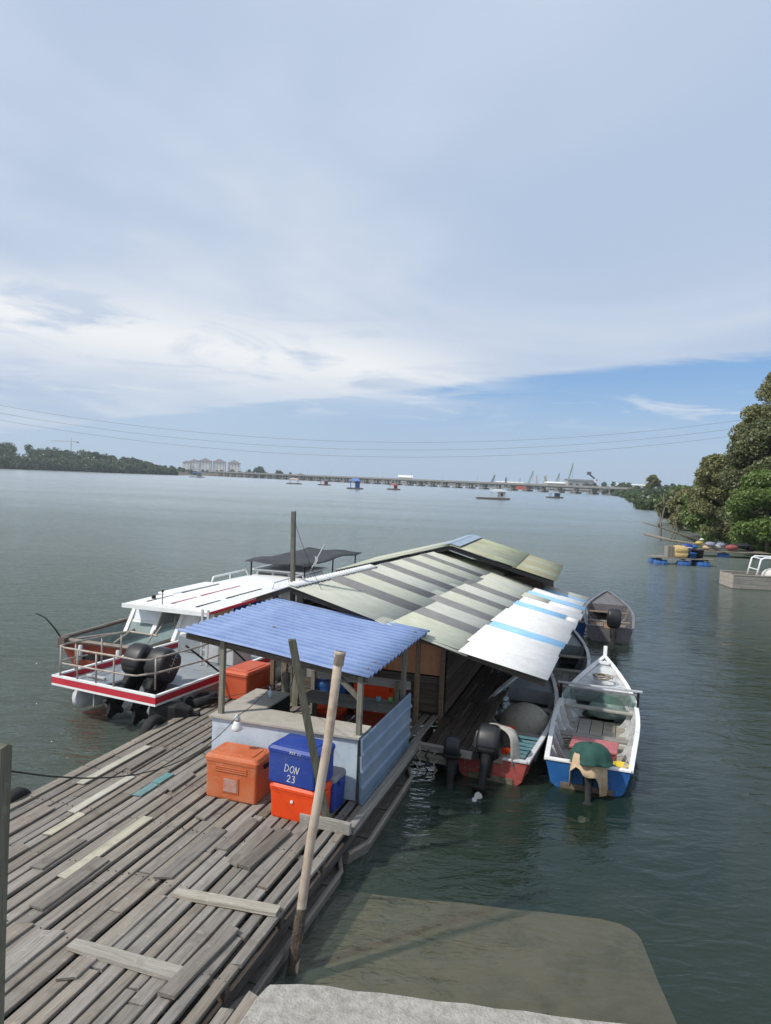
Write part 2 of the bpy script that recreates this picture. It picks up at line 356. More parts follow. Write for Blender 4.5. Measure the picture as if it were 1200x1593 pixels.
MOSS = mat('mossy_green_sheet', (.30, .325, .235), (.37, .385, .29), 2.5, (1, 3, 1), .8, .1, vary=.18, dirt=(.24, .16, .10), dscale=1.1, damt=.65, scuff=(.37, .36, .28), samt=0.6)
WHITES = mat('white_sheet', (.60, .60, .595), (.68, .68, .672), 3, rough=.7, bump=.05, vary=.04, dirt=(.42, .40, .37), dscale=2.4, damt=.4, dlo=.58, dhi=.75, scuff=(.40, .37, .33), samt=0.5)
SKYB = mat('light_blue_sheet', (.24, .46, .70), (.30, .53, .75), 3, rough=.55, bump=.05, dirt=(.55, .6, .66), dscale=2, damt=.5)
WALLB = mat('pale_blue_wall', (.40, .49, .58), (.50, .58, .66), 2.5, rough=.8, bump=.15, dirt=(.27, .29, .31), dscale=2.6, damt=.6, dlo=.52, dhi=.72, scuff=(.30, .31, .31), samt=0.5)
SIDEB = mat('steel_blue_cladding', (.165, .22, .295), (.21, .27, .345), 3, rough=.6, bump=.1, vary=.08, dirt=(.24, .24, .25), dscale=2, damt=.4, scuff=(.28, .30, .33), samt=0.5)
COUNTER = mat('counter_lino', (.36, .335, .29), (.44, .415, .37), 2.2, rough=.6, bump=.05, dirt=(.25, .22, .18), dscale=2.2, damt=.6, scuff=(.24, .21, .17), samt=0.5)
ORPLY = mat('orange_plywood', (.46, .20, .085), (.56, .26, .12), 4, (4, 4, .6), .7, .1, vary=.1, dirt=(.22, .11, .06), dscale=2, damt=.5)
ORFADE = mat('faded_orange_plastic', (.46, .105, .035), (.53, .145, .055), 3, rough=.55, bump=.08, dirt=(.46, .22, .13), dscale=3, damt=.7, dlo=.45, dhi=.75, scuff=(.50, .27, .18), samt=0.55)
ORHOT = mat('bright_orange_plastic', (.68, .055, .008), (.74, .075, .012), 2, rough=.4, bump=.03, dirt=(.42, .05, .02), dscale=4, damt=.25, scuff=(.50, .12, .06), samt=0.35)
ORRED = mat('red_orange_plastic', (.47, .075, .028), (.53, .10, .04), 3, rough=.5, bump=.05, dirt=(.36, .12, .07), dscale=3, damt=.5, scuff=(.40, .17, .11), samt=0.5)
BLUEP = mat('blue_plastic', (.018, .045, .24), (.026, .06, .29), 3, rough=.45, bump=.05, dirt=(.06, .07, .15), dscale=3, damt=.55, scuff=(.10, .12, .22), samt=0.5)
BLUEP2 = mat('bright_blue_plastic', (.015, .075, .24), (.025, .10, .30), 3, rough=.4, bump=.03, dirt=(.08, .12, .2), dscale=3, damt=.4, scuff=(.10, .17, .28), samt=0.5)
DUSTY = mat('dusty_lid', (.17, .175, .20), (.24, .24, .25), 4, rough=.8, bump=.1)
WPAINT = mat('white_paint', (.70, .71, .71), (.78, .785, .78), 3, rough=.45, bump=.04, dirt=(.48, .46, .42), dscale=2.2, damt=.45, dlo=.55, dhi=.75, scuff=(.50, .47, .42), samt=0.4)
WWORN = mat('worn_white_boat_paint', (.46, .48, .49), (.60, .61, .61), 4, rough=.6, bump=.15, dirt=(.24, .23, .22), dscale=2.6, damt=.7, dlo=.45, dhi=.7, scuff=(.27, .25, .22), samt=0.75)
GREYHULL = mat('grey_gelcoat', (.20, .225, .245), (.26, .285, .30), 3, rough=.5, bump=.06, dirt=(.13, .14, .14), dscale=2, damt=.5, scuff=(.13, .13, .13), samt=0.6)
LGREY = mat('pale_grey_metal', (.38, .40, .41), (.47, .48, .49), 3, rough=.45, bump=.05, dirt=(.25, .24, .23), dscale=2, damt=.5, scuff=(.22, .20, .18), samt=0.55)
REDSTR = mat('crimson_stripe', (.42, .018, .035), (.48, .026, .045), 3, rough=.4, bump=.03, dirt=(.6, .5, .5), dscale=5, damt=.5, dlo=.66, dhi=.74)
REDHULL = mat('red_brown_hull', (.26, .05, .03), (.34, .075, .045), 3, (1, 1, 3), .6, .1, dirt=(.15, .075, .055), dscale=2, damt=.6, scuff=(.20, .13, .10), samt=0.6)
REDWORN = mat('worn_red_paint', (.26, .042, .035), (.33, .07, .055), 4, rough=.65, bump=.15, dirt=(.26, .14, .11), dscale=3, damt=.7, scuff=(.30, .22, .19), samt=0.7)
BLUEHULL = mat('blue_hull_paint', (.012, .085, .27), (.018, .11, .32), 3, rough=.45, bump=.06, dirt=(.04, .09, .18), dscale=2.5, damt=.5, scuff=(.14, .20, .28), samt=0.6)
NAVYHULL = mat('navy_hull_paint', (.03, .06, .14), (.045, .08, .17), 3, rough=.5, bump=.06)
DGREYB = mat('dark_grey_boat_timber', (.105, .10, .105), (.16, .155, .16), 5, (4, 1, 4), .75, .2, dirt=(.22, .21, .21), dscale=2, damt=.4, scuff=(.25, .24, .24), samt=0.5)
BLACKP = mat('black_cowling', (.011, .012, .014), (.017, .018, .021), 3, rough=.42, bump=.02, spec=.4, clear=.06, scuff=(.035, .035, .037), samt=0.6)
BLACKR = mat('black_rubber', (.013, .013, .014), (.024, .024, .025), 8, rough=.8, bump=.25)
BLACKM = mat('black_metal', (.012, .012, .013), (.02, .02, .021), 6, spec=.2, rough=.65, bump=.05)
AWN = mat('charcoal_awning', (.040, .043, .048), (.058, .06, .066), 3, rough=.9, bump=.1)
STEEL = mat('dull_steel', (.33, .32, .31), (.44, .43, .42), 5, rough=.35, bump=.03, metal=.75, dirt=(.25, .17, .11), dscale=4, damt=.5)
RUSTY = mat('rusty_rail', (.30, .25, .21), (.42, .38, .34), 6, rough=.6, bump=.1, metal=.2, dirt=(.20, .11, .06), dscale=5, damt=.6)
PVC = mat('stained_pipe', (.36, .29, .23), (.45, .38, .31), 4, (1, 1, .4), .6, .12, dirt=(.23, .15, .10), dscale=4, damt=.7, dlo=.45, dhi=.7)
PVCD = mat('fouled_pipe', (.05, .042, .032), (.12, .095, .07), 14, rough=.95, bump=1.2)
GLASS = mat('smoked_glass', (.05, .065, .07), (.07, .085, .09), 2, rough=.12, bump=0, spec=.7)
SKYGLASS = mat('painted_sky_glass', (.68, .73, .77), (.75, .79, .82), 2, rough=.12, bump=0, spec=.8)  # near-white base colour paints the reflected sky into the pane
BLUETARP = mat('blue_curtain', (.014, .055, .25), (.02, .075, .30), 5, rough=.7, bump=.2)
TANCLOTH = mat('tan_cloth', (.42, .30, .19), (.52, .39, .26), 8, rough=.95, bump=.3)
GREENCLOTH = mat('green_cloth', (.018, .062, .052), (.028, .082, .068), 8, rough=.95, bump=.3)
GREYCLOTH = mat('grey_canvas', (.30, .29, .26), (.40, .385, .35), 6, rough=.95, bump=.3, dirt=(.16, .15, .14), dscale=3, damt=.5)
NETM = mat('fishing_net', (.34, .315, .27), (.46, .43, .37), 30, rough=1, bump=1.5, bscale=70, dirt=(.12, .11, .10), dscale=5, damt=.6)
NETGREEN = mat('green_net', (.16, .26, .22), (.32, .40, .36), 30, rough=1, bump=1.2, bscale=60)
FOAMF = mat('net_float', (.33, .40, .44), (.42, .48, .52), 4, rough=.7, bump=.1)
REDBOX = mat('dull_red_box', (.24, .035, .035), (.30, .05, .05), 3, rough=.5, bump=.05, dirt=(.34, .16, .15), dscale=3, damt=.5)
YELLOWP = mat('yellow_plastic', (.60, .45, .03), (.66, .50, .05), 3, rough=.45, bump=.03)
SACK = mat('straw_sack', (.42, .30, .12), (.52, .39, .18), 7, rough=.95, bump=.5)
CREAMP = mat('cream_plastic', (.55, .49, .34), (.62, .56, .41), 3, rough=.5, bump=.03)
TEALP = mat('teal_crate_plastic', (.13, .28, .33), (.18, .34, .38), 3, rough=.5, bump=.03)
WHITEP = mat('white_plastic', (.62, .62, .60), (.70, .70, .68), 3, rough=.4, bump=.03)
CABLE = mat('black_cable', (.014, .014, .014), (.02, .02, .02), 3, rough=.6, bump=0)
ROPE = mat('rope_fibre', (.26, .23, .18), (.36, .32, .26), 20, rough=1, bump=.5)
BRIDGEC = mat('bridge_concrete', (.19, .187, .18), (.24, .236, .228), .2, rough=.9, bump=0, dirt=(.17, .16, .15), dscale=.08)
PIERD = mat('pier_stain', (.10, .095, .09), (.16, .155, .15), .3, rough=.9, bump=0)
APTW = mat('apartment_wall', (.72, .71, .69), (.78, .77, .75), .2, rough=.8, bump=0)
APTR = mat('apartment_roof', (.14, .13, .14), (.19, .175, .18), .2, rough=.8, bump=0)
WIN = mat('far_window', (.06, .07, .08), (.08, .09, .10), 1, rough=.3, bump=0)
CRANEG = mat('crane_green', (.16, .26, .18), (.22, .32, .24), 1, rough=.7, bump=0)
CRANEY = mat('crane_pale', (.45, .42, .34), (.5, .47, .4), 1, rough=.7, bump=0)
CRANED = mat('crane_dark', (.05, .07, .10), (.07, .09, .12), 1, rough=.7, bump=0)
SHIPRED = mat('ship_red', (.42, .075, .05), (.48, .10, .07), .3, rough=.7, bump=0)
SHEDG = mat('warehouse_wall', (.30, .30, .29), (.38, .38, .37), .15, rough=.8, bump=0)
SHEDR = mat('warehouse_roof', (.10, .115, .125), (.14, .15, .16), .15, rough=.7, bump=0)
BARK = mat('bark', (.11, .09, .07), (.18, .155, .125), 5, (1, 1, .3), .95, .5)
DEADW = mat('dead_wood', (.15, .13, .105), (.24, .215, .18), 5, (1, 1, .3), .95, .5)
LEAFA = leaf_mat('olive_leaf', (.105, .125, .045), (.16, .17, .068), (.25, .235, .11), .35)
LEAFB = leaf_mat('bright_leaf', (.065, .125, .026), (.115, .185, .04), (.18, .24, .065), .35)
LEAFC = leaf_mat('dark_leaf', (.075, .10, .038), (.12, .14, .055), (.18, .185, .09), .35)
LEAFD = leaf_mat('mangrove_leaf', (.040, .072, .026), (.070, .105, .040), (.085, .12, .05), .05, .2)

# ------------------------------------------------------------------ the setting
def sheet(name, pts, z, m, kind='structure'):
    mb = MB(); mb.add([(x, y, z) for x, y in pts], [tuple(range(len(pts)))]); o = mb.build(name, m); o['kind'] = kind; return o
BIG = 3000
sheet('riverbed', [(-BIG, -BIG), (BIG, -BIG), (BIG, BIG), (-BIG, BIG)], -2.2, MUD)
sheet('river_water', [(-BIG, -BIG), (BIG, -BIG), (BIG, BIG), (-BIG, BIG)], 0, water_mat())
# concrete quay the photographer's side stands on, with a silted ramp under water in front of it
mb = MB(); q0, q1 = (-2.70, 5.72), (4.0, 6.90); n = 28; ring_t, ring_b = [], []
edge = []
for i in range(n+1):
    t = i/n; x = q0[0]+(q1[0]-q0[0])*t; y = q0[1]+(q1[1]-q0[1])*t*1.12+random.uniform(-.022, .022)
    if i == 0: y -= .06
    edge.append((x, y))
top = [W(x, y, .62) for x, y in edge]+[W(4.0, 1.5, .62), W(-2.62, 1.5, .62), W(-2.72, 5.5, .62)]
bot = [Vector((p.x, p.y, -1.2)) for p in top]; chm = [Vector((p.x, p.y, .585)) for p in top]
mid = sum(top, Vector())/len(top)
top = [p+(mid-p).normalized()*.035 for p in top]; m_ = len(top)
mb.add(top+chm+bot, [tuple(range(m_-1, -1, -1))]+[(i+k*m_, (i+1) % m_+k*m_, (i+1) % m_+(k+1)*m_, i+(k+1)*m_) for i in range(m_) for k in (0, 1)])
tag(mb.build('concrete_quay', CONC), 'rough grey concrete quay edge below the jetty end', 'quay')
mb = MB(); ramp = []
for t in np.linspace(0, 1, 13): ramp.append((-3.9+t*4.0, 8.35+t*.78+random.uniform(-.03, .03)))
for a in np.linspace(75, 5, 6): ramp.append((.22+.36*math.cos(R(a)), 8.76+.36*math.sin(R(a))))
ramp += [(.70, 8.2), (.86, 7.5), (1.06, 6.6), (1.3, 5.6), (-3.9, 5.6)]
rt = [W(x, y, -.10-.02*max(0, y-6)) for x, y in ramp]; rb = [Vector((p.x, p.y, -2.3)) for p in rt]; k = len(rt)
mb.add(rt+rb, [tuple(range(k-1, -1, -1))]+[(i, (i+1) % k, (i+1) % k+k, i+k) for i in range(k)])
tag(mb.build('submerged_ramp', SILT), 'brown silted concrete ramp lying just under the water', 'ramp', kind='structure')

def bank(name, line, depth_pts, zmax, m):
    """land with a muddy edge: shore polyline (world) + far polyline, sampled as a strip"""
    mb = MB(); n = len(line); rows = []
    for k, (t, z) in enumerate(((0, -.6), (.01, .12), (.03, .5), (.15, zmax*.5), (1, zmax))):
        rows.append([Vector((line[i][0]*(1-t)+depth_pts[i][0]*t+(random.uniform(-.3, .3) if k else 0), line[i][1]*(1-t)+depth_pts[i][1]*t, z)) for i in range(n)])
    mb.loft(rows, False, False, False); o = mb.build(name, m); o['kind'] = 'structure'; return o
right_shore = [(60, 28), (48, 45), (38, 56), (34, 64), (33, 74), (36, 90), (41, 110), (50, 140), (66, 185), (90, 270), (128, 390), (166, 520), (190, 640)]
bank('right_bank', right_shore, [(x+220+i*30, y+40+i*10) for i, (x, y) in enumerate(right_shore)], 3.0, BANKM)
left_shore = [(-640, 560), (-500, 640), (-415, 695), (-330, 745), (-262, 800), (-235, 830), (-240, 880), (-250, 960), (-228, 1020), (-190, 1060)]
bank('left_bank', left_shore, [(x-420+i*30, y+150+i*35) for i, (x, y) in enumerate(left_shore)], 7.0, BANKM)
far_shore = [(-420, 1180), (-190, 1150), (0, 1120), (160, 1060), (230, 960), (262, 840), (300, 700), (340, 640)]
bank('far_shore', far_shore, [(x*1.5+60, y+700) for x, y in far_shore], 5.0, BANKM)

# ------------------------------------------------------------------ jetty
JT = empty('wooden_jetty', 'grey weathered plank jetty leading to the tin roofed shed', 'jetty', 0, 0, 0)
def plank(parent, x, y0, y1, z, w, th=.035, m=None, yaw=0, name='plank', ragged=.5, warp=.006):
    """one board with its own ends, slight bow and cupped top; grain along local y"""
    mb = MB(); L = y1-y0; n = 4; rings = []; b = random.uniform(-1, 1)*warp; e0, e1 = (random.uniform(-.03, .03)*ragged for _ in (0, 1)); tw = random.uniform(-.006, .006)
    for i in range(n+1):
        t = i/n; yy = -L/2+L*t; dx = b*4*t*(1-t); k = e0 if i == 0 else (e1 if i == n else 0); ww = w*(1+random.uniform(-.02, .02)); dz = random.uniform(-.003, .003)+tw*(t-.5)
        rings.append([Vector((dx-ww/2, yy+k, -th+dz)), Vector((dx+ww/2, yy-k, -th+dz)), Vector((dx+ww/2, yy-k, -.006+dz)), Vector((dx+ww/2-.006, yy-k, dz)), Vector((dx-ww/2+.006, yy+k, dz)), Vector((dx-ww/2, yy+k, -.006+dz))])
    mb.loft(rings); o = mb.build(name, m or GREY, parent); o.location = (x, (y0+y1)/2, z); o.rotation_euler = (random.uniform(-.003, .003), random.uniform(-.012, .012), R(yaw)); return o
x = -7.62; row = 0; NAILS = MB()
def deck_end(x): return 14.6 if x < -6.45 else 13.85
while x < -3.1:
    w = random.choice((.085, .10, .115, .13, .15, .16)); gap = random.choice((.02, .028, .038, .05, .06)); xc = x+w/2
    y = 3.1+random.uniform(-1.6, .5); yend = deck_end(xc)
    if xc > -4.4: yend = 13.85
    while y < yend-.3:
        L = random.uniform(2.4, 5.0); ye = min(y+L, yend)
        if yend-ye < .9: ye = yend
        if xc > -3.3 and ye > 8.4 and y < 8.4: ye = 8.42
        jag = xc > -3.45 and y < 6.6
        plank(JT, xc, y+(0 if not jag else 0), ye-random.uniform(.008, .03), .5+random.uniform(-.007, .007), w, .038, TANW if random.random() < .08 else GREY, random.uniform(-.35, .35))
        y = ye
    for yj in np.arange(3.4, 14, 1.15):
        for s_ in (-.28, .28): NAILS.lathe([(.0075, -.02), (.0075, .009), (0, .010)], 6, (xc+w*s_+random.uniform(-.01, .01), yj+random.uniform(-.025, .025), .5), False)
    x += w+gap; row += 1
NL = NAILS.build('nail_heads', mat('rusty_nail', (.05, .03, .02), (.08, .045, .03), 9, rough=.9, bump=0), JT); NL['kind'] = 'stuff'
for (x, y0, y1) in ((-2.93, 3.4, 5.42), (-2.80, 3.3, 5.66), (-3.02, 3.2, 4.9)): plank(JT, x, y0, y1, .50, .12, .038, GREY, 1, ragged=1.5)
# patch boards laid over the rows
for (x, y0, y1, w, m, lab) in ((-7.17, 8.57, 10.18, .13, CREAM, 'cream board'), (-6.66, 7.81, 9.06, .13, CREAM, 'cream board'), (-6.51, 7.21, 7.83, .13, CREAM, 'short cream board'),
                          (-5.65, 6.5, 8.07, .15, CREAM, 'long cream board'), (-6.19, 8.55, 8.98, .14, TEAL, 'teal board'), (-6.2, 9.0, 9.38, .14, TEAL, 'teal board')):
    tag(plank(JT, x, y0, y1, .525, w, .014, m, 0), lab)
for (x, y0, y1, w, yaw) in ((-5.5, 5.95, 7.0, .19, 1), (-6.05, 6.55, 7.25, .17, 0), (-4.62, 6.9, 8.15, .2, 0), (-5.02, 8.3, 8.9, .15, 0), (-4.35, 7.7, 8.55, .17, 0), (-6.35, 9.5, 10.6, .16, 0), (-5.05, 4.7, 5.7, .24, 1),
                          (-6.9, 9.3, 10.2, .15, 0), (-5.9, 8.9, 9.5, .14, 0), (-5.4, 5.0, 5.7, .2, 0), (-6.55, 5.9, 6.9, .18, 0), (-4.05, 7.45, 8.4, .16, 0), (-4.85, 9.05, 9.5, .2, 0), (-6.0, 11, 12.2, .17, 0), (-7.0, 6.9, 7.8, .16, 0), (-4.45, 5.2, 6.6, .15, 0)):
    plank(JT, x, y0, y1, .53, w, .024, GREY if random.random() < .7 else TANW, yaw, ragged=1.6)
for y in np.arange(3.4, 14, 1.15):
    mb = MB().box((0, 0, 0), (4.5, .09, .13)); o = mb.build('joist', DARKX, JT); o.location = (-5.36, y, .395)
for xx in (-7.5, -5.3, -3.2):
    mb = MB().box((0, 0, 0), (.14, 10.4, .12)); o = mb.build('beam', DARKW, JT); o.location = (xx, 8.4, .265)
for (yy, xx, L) in ((3.6, -6.9, 2), (6.2, -6.9, 2), (8.8, -6.9, 2), (11.4, -6.9, 2), (6.0, -5.0, 2.2), (9, -5.0, 2.2)):
    mb = MB().lathe([(.0, -L/2), (.24, -L/2+.02), (.28, -L/2+.08), (.28, L/2-.08), (.24, L/2-.02), (0, L/2)], 14); mb.xf(Matrix.Rotation(R(90), 4, 'X'))
    o = mb.build('float_drum', BLACKR, JT, True); o.location = (xx, yy, .0)
# kerb board at the corner and side beam
mb = MB().bar((-3.75, 8.72, .57), (-3.03, 8.68, .57), .07, .15); mb.build('kerb_board', GREYX, JT, bevel=.006)
plank(JT, -3.06, 8.75, 12.2, .56, .10, .10)
def hull_float(name, label, x, y, L, Wd, yaw):
    r = empty(name, label, 'pontoon', x, y, -.11, yaw, 'flat pontoons under the jetty edge')
    def sec(t):
        return Wd/2*(1-.35*max(0, abs(t-.5)*2-.8)/.2)
    outer, inner = [], []
    for i in range(9):
        t = i/8; b = sec(t); yy = -L/2+L*t; e = .10 if i in (0, 8) else 0
        outer.append([Vector((-b, yy, .24)), Vector((-b*.9, yy, -.12+e)), Vector((b*.9, yy, -.12+e)), Vector((b, yy, .24))])
        inner.append([Vector((-b+.03, yy, .238)), Vector((-b+.05, yy, .20)), Vector((b-.05, yy, .20)), Vector((b-.03, yy, .238))])
    mb = MB(); mb.loft(outer, False, False, False); mb.loft([q[::-1] for q in inner], False, False, False)
    for q, fl in ((outer[0], 0), (outer[-1], 1)): mb.add(q, [(0, 1, 2, 3) if fl else (3, 2, 1, 0)])
    mb.build('hull', DARKW if 0 else mat('grey_mud_timber', (.115, .106, .094), (.17, .158, .14), 6, (4, .6, 4), .9, .4, dirt=(.07, .062, .052), dscale=3, damt=.7), r)
    for s in (-1, 1):
        mb = MB(); mb.tube([Vector((s*(sec(i/8)-.015), -L/2+L*i/8, .25)) for i in range(9)], .034, 6); mb.build('rim_board', GREY, r)
    for yy in (-L*.3, 0, L*.3): MB().box((0, yy, .19), (Wd*.86, .1, .06)).build('cross_timber', MATS['grey_mud_timber'], r)
    return r
hull_float('wooden_pontoon', 'flat muddy pontoon under the jetty edge beside the leaning pipe', -3.53, 7.25, 3.1, 1.0, 0)
hull_float('wooden_pontoon', 'flat muddy pontoon below the steel blue cladding', -3.42, 10.4, 3.1, .9, 1)
for i, (x, y, zz, tl, lab) in enumerate(((-7.72, 7.9, .30, 10, 'black tyre hung on the jetty side nearest the camera'), (-7.74, 11.1, .36, 10, 'black tyre on the jetty edge near the outboard motors'), (-7.62, 12.55, .58, 75, 'black tyre lying against the hull with the red stripe'))):
    mb = MB(); prof = [(.20, -.07), (.235, -.088), (.29, -.085), (.315, -.05), (.32, 0), (.315, .05), (.29, .085), (.235, .088), (.20, .07), (.215, 0)]
    mb.loft([[Vector((r*math.cos(2*math.pi*k/28), z, r*math.sin(2*math.pi*k/28))) for r, z in prof] for k in range(28)], False, True)
    mb.xf(Matrix.Rotation(R(90), 4, 'Z') @ Matrix.Rotation(R(tl), 4, 'X'))
    lone(mb, 'tyre', BLACKR, lab, 'tyre', x, y, zz, group='tyres hung as fenders', smooth=True)
# black plastic float wedged between hull and jetty
mb = MB(); rings = []
for yy, h, w in ((-.45, .10, .10), (-.42, .17, .17), (.05, .19, .19), (.30, .12, .12), (.36, .06, .06), (.48, .05, .05)):
    rings.append([Vector((p.x, yy, p.y)) for p in MB().rrect(0, 0, 0, w, h, .04, 3)])
mb.loft(rings); mb.xf(Matrix.Rotation(R(-70), 4, 'Z')); lone(mb, 'fender_float', BLACKR, 'black plastic float wedged between the striped hull and the jetty', 'float', -7.72, 11.75, .52, smooth=False, bevel=.01)

# loose cross boards
def loose(x0, y0, x1, y1, z, w, lab, m=GREYX):
    d = math.hypot(x1-x0, y1-y0); mb = MB(); rings = []
    for i in range(6):
        t = i/5-.5; ww = w*(1+random.uniform(-.05, .05))*(.8 if i == 0 else 1)
        rings.append([Vector((t*d, -ww/2, 0)), Vector((t*d, ww/2, 0)), Vector((t*d, ww/2-.004, .035)), Vector((t*d, -ww/2+.004, .035))])
    mb.loft(rings); lone(mb, 'loose_board', m, lab, 'board', (x0+x1)/2, (y0+y1)/2, z, math.degrees(math.atan2(y1-y0, x1-x0)), 'loose boards on the jetty')
loose(-4.33, 6.70, -3.14, 6.80, .511, .16, 'pale loose board lying across the jetty nearest the leaning pipe')
loose(-4.74, 5.60, -3.56, 5.60, .511, .17, 'grey loose board lying across the jetty nearest the camera')
o = plank(None, 0, 0, 0, 0, .18, .04, GREY) if 0 else None
def loose_long(x, y0, y1, w, yaw, lab, z=.548, m=GREY):
    o = plank(None, 0, y0, y1, z, w, .036, m); o.location = W(x, (y0+y1)/2, z); o.rotation_euler = (0, 0, R(yaw)-A); o.name = 'loose_board'; tag(o, lab, 'board', 'loose boards on the jetty')
loose_long(-3.47, 5.32, 6.38, .17, -3, 'brownish loose board lying along the jetty beside the camera end edge')
loose_long(-3.86, 7.42, 8.4, .19, -4, 'dark loose board lying along the jetty in front of the bright orange box', m=wood_mat('dark_loose', (.12, .105, .09), (.17, .15, .13), 1, .1))

# ------------------------------------------------------------------ posts, pipe, cable
def post(name, a, b, w, h, m, lab, cat='post', rot=0):
    a, b = W(*a), W(*b); mb = MB(); n = 7; rings = []; d = b-a
    for i in range(n+1):
        t = i/n; p = d*t; k = 1-.10*t; j = lambda: random.uniform(.93, 1.05)
        ca, sa = math.cos(R(rot)-A), math.sin(R(rot)-A)
        ring = []
        for sx, sy in ((-1, -1), (-.2, -1.06), (1, -1), (1.05, .3), (1, 1), (.1, 1.05), (-1, 1), (-1.05, -.2)):
            X, Y = sx*w/2*k*j(), sy*h/2*k*j(); ring.append(p+Vector((X*ca-Y*sa, X*sa+Y*ca, random.uniform(-.02, .02) if i == n else 0)))
        rings.append(ring)
    mb.loft(rings); o = mb.build(name, m); o.location = a; return tag(o, lab, cat)
post('mooring_post', (-3.07, 2.98, -.5), (-3.15, 3.12, 3.555), .11, .09, POSTG, 'thick algae stained timber post at the left picture edge')
post('leaning_post', (-3.38, 8.80, .45), (-3.78, 8.30, 3.03), .10, .075, POSTG, 'weathered timber post leaning beside the blue cooler', rot=20)
post('tall_pole', (-6.02, 13.32, -.3), (-6.13, 13.32, 4.38), .085, .085, POSTG, 'tall dark pole rising behind the blue roof')
post('short_post', (-5.90, 13.20, -.3), (-5.86, 13.22, 2.88), .13, .10, POSTW, 'short cut off post fixed beside the tall dark pole')
post('timber_post', (-5.35, 11.6, .5), (-5.37, 11.6, 1.62), .13, .12, POSTW, 'pale square timber post standing behind the counter corner')
mb = MB(); a, b = Vector((0, 0, -.6)), W(-2.75, 7.3, 3.2)-W(-2.94, 6.58, 0); 
pp = [a+(b-a)*t for t in np.linspace(0, 1, 9)]; pp = [p+Vector((.012*math.sin(i*1.3), 0, 0)) for i, p in enumerate(pp)]
PR = empty('plastic_pipe', 'pale stained plastic pipe leaning in the water by the jetty corner', 'pipe', -2.94, 6.58, 0); PR.rotation_euler = (0, 0, 0)
MB().tube(pp, .05, 14).build('pipe', PVC, PR, True)
d = (b-a).normalized(); MB().tube([b-d*.13, b-d*.02, b-d*.018, b+d*.02], [.058, .058, .064, .064], 14).build('socket_end', PVC, PR, True)
MB().tube([b+d*.0201, b+d*.021], [.05, .05], 14).build('pipe_mouth', BLACKM, PR)
rg = [a+(b-a)*t for t in np.linspace(.0, .32, 10)]; MB().tube(rg, [.05+random.uniform(.004, .02) for _ in rg[:-1]]+[.051], 12).build('fouling', PVCD, PR, False)
def cable(name, pts, r, lab, m=CABLE, sag=None, cat='cable'):
    P = []
    for (a, b, s) in pts:
        a, b = W(*a), W(*b)
        for i in range(13):
            t = i/12; p = a.lerp(b, t); p.z -= s*4*t*(1-t); P.append(p)
    o0 = P[0].copy(); mb = MB().tube([p-o0 for p in P], r, 5); o = mb.build(name, m, None, True); o.location = o0; return tag(o, lab, cat)
cable('power_cable', [((-3.12, 3.12, 3.42), (-5.0, 9.2, 1.62), .34), ((-5.0, 9.2, 1.62), (-3.74, 8.36, 2.82), .08)], .0055, 'black cable sagging from the edge post to the leaning post')
cable('thin_wire', [((-3.74, 8.37, 2.78), (-5.36, 11.6, 1.5), .25), ((-5.36, 11.6, 1.5), (-7.5, 12.1, .75), .1)], .006, 'thin dark wire running from the leaning post towards the striped boat')
cable('guy_wire', [((-6.13, 13.32, 4.25), (-5.4, 13.4, 2.7), .1)], .005, 'thin stay wire dropping from the tall dark pole')
L = empty('hanging_lamp', 'pale bell shaped lamp hanging on the black cable', 'lamp', -5.0, 9.2, 1.42); L.scale = (.85, .85, .85)
MB().lathe([(.0, .0), (.085, .0), (.095, .02), (.085, .07), (.06, .12), (.05, .16)], 16).build('shade', WHITEP, L, True)
MB().lathe([(.055, .16), (.055, .2), (.04, .22), (.03, .26), (.012, .28), (0, .28)], 12).build('socket', LGREY, L, True)
MB().lathe([(0, -.03), (.03, -.025), (.04, .0), (.03, .03)], 12).build('bulb', WHITEP, L, True)

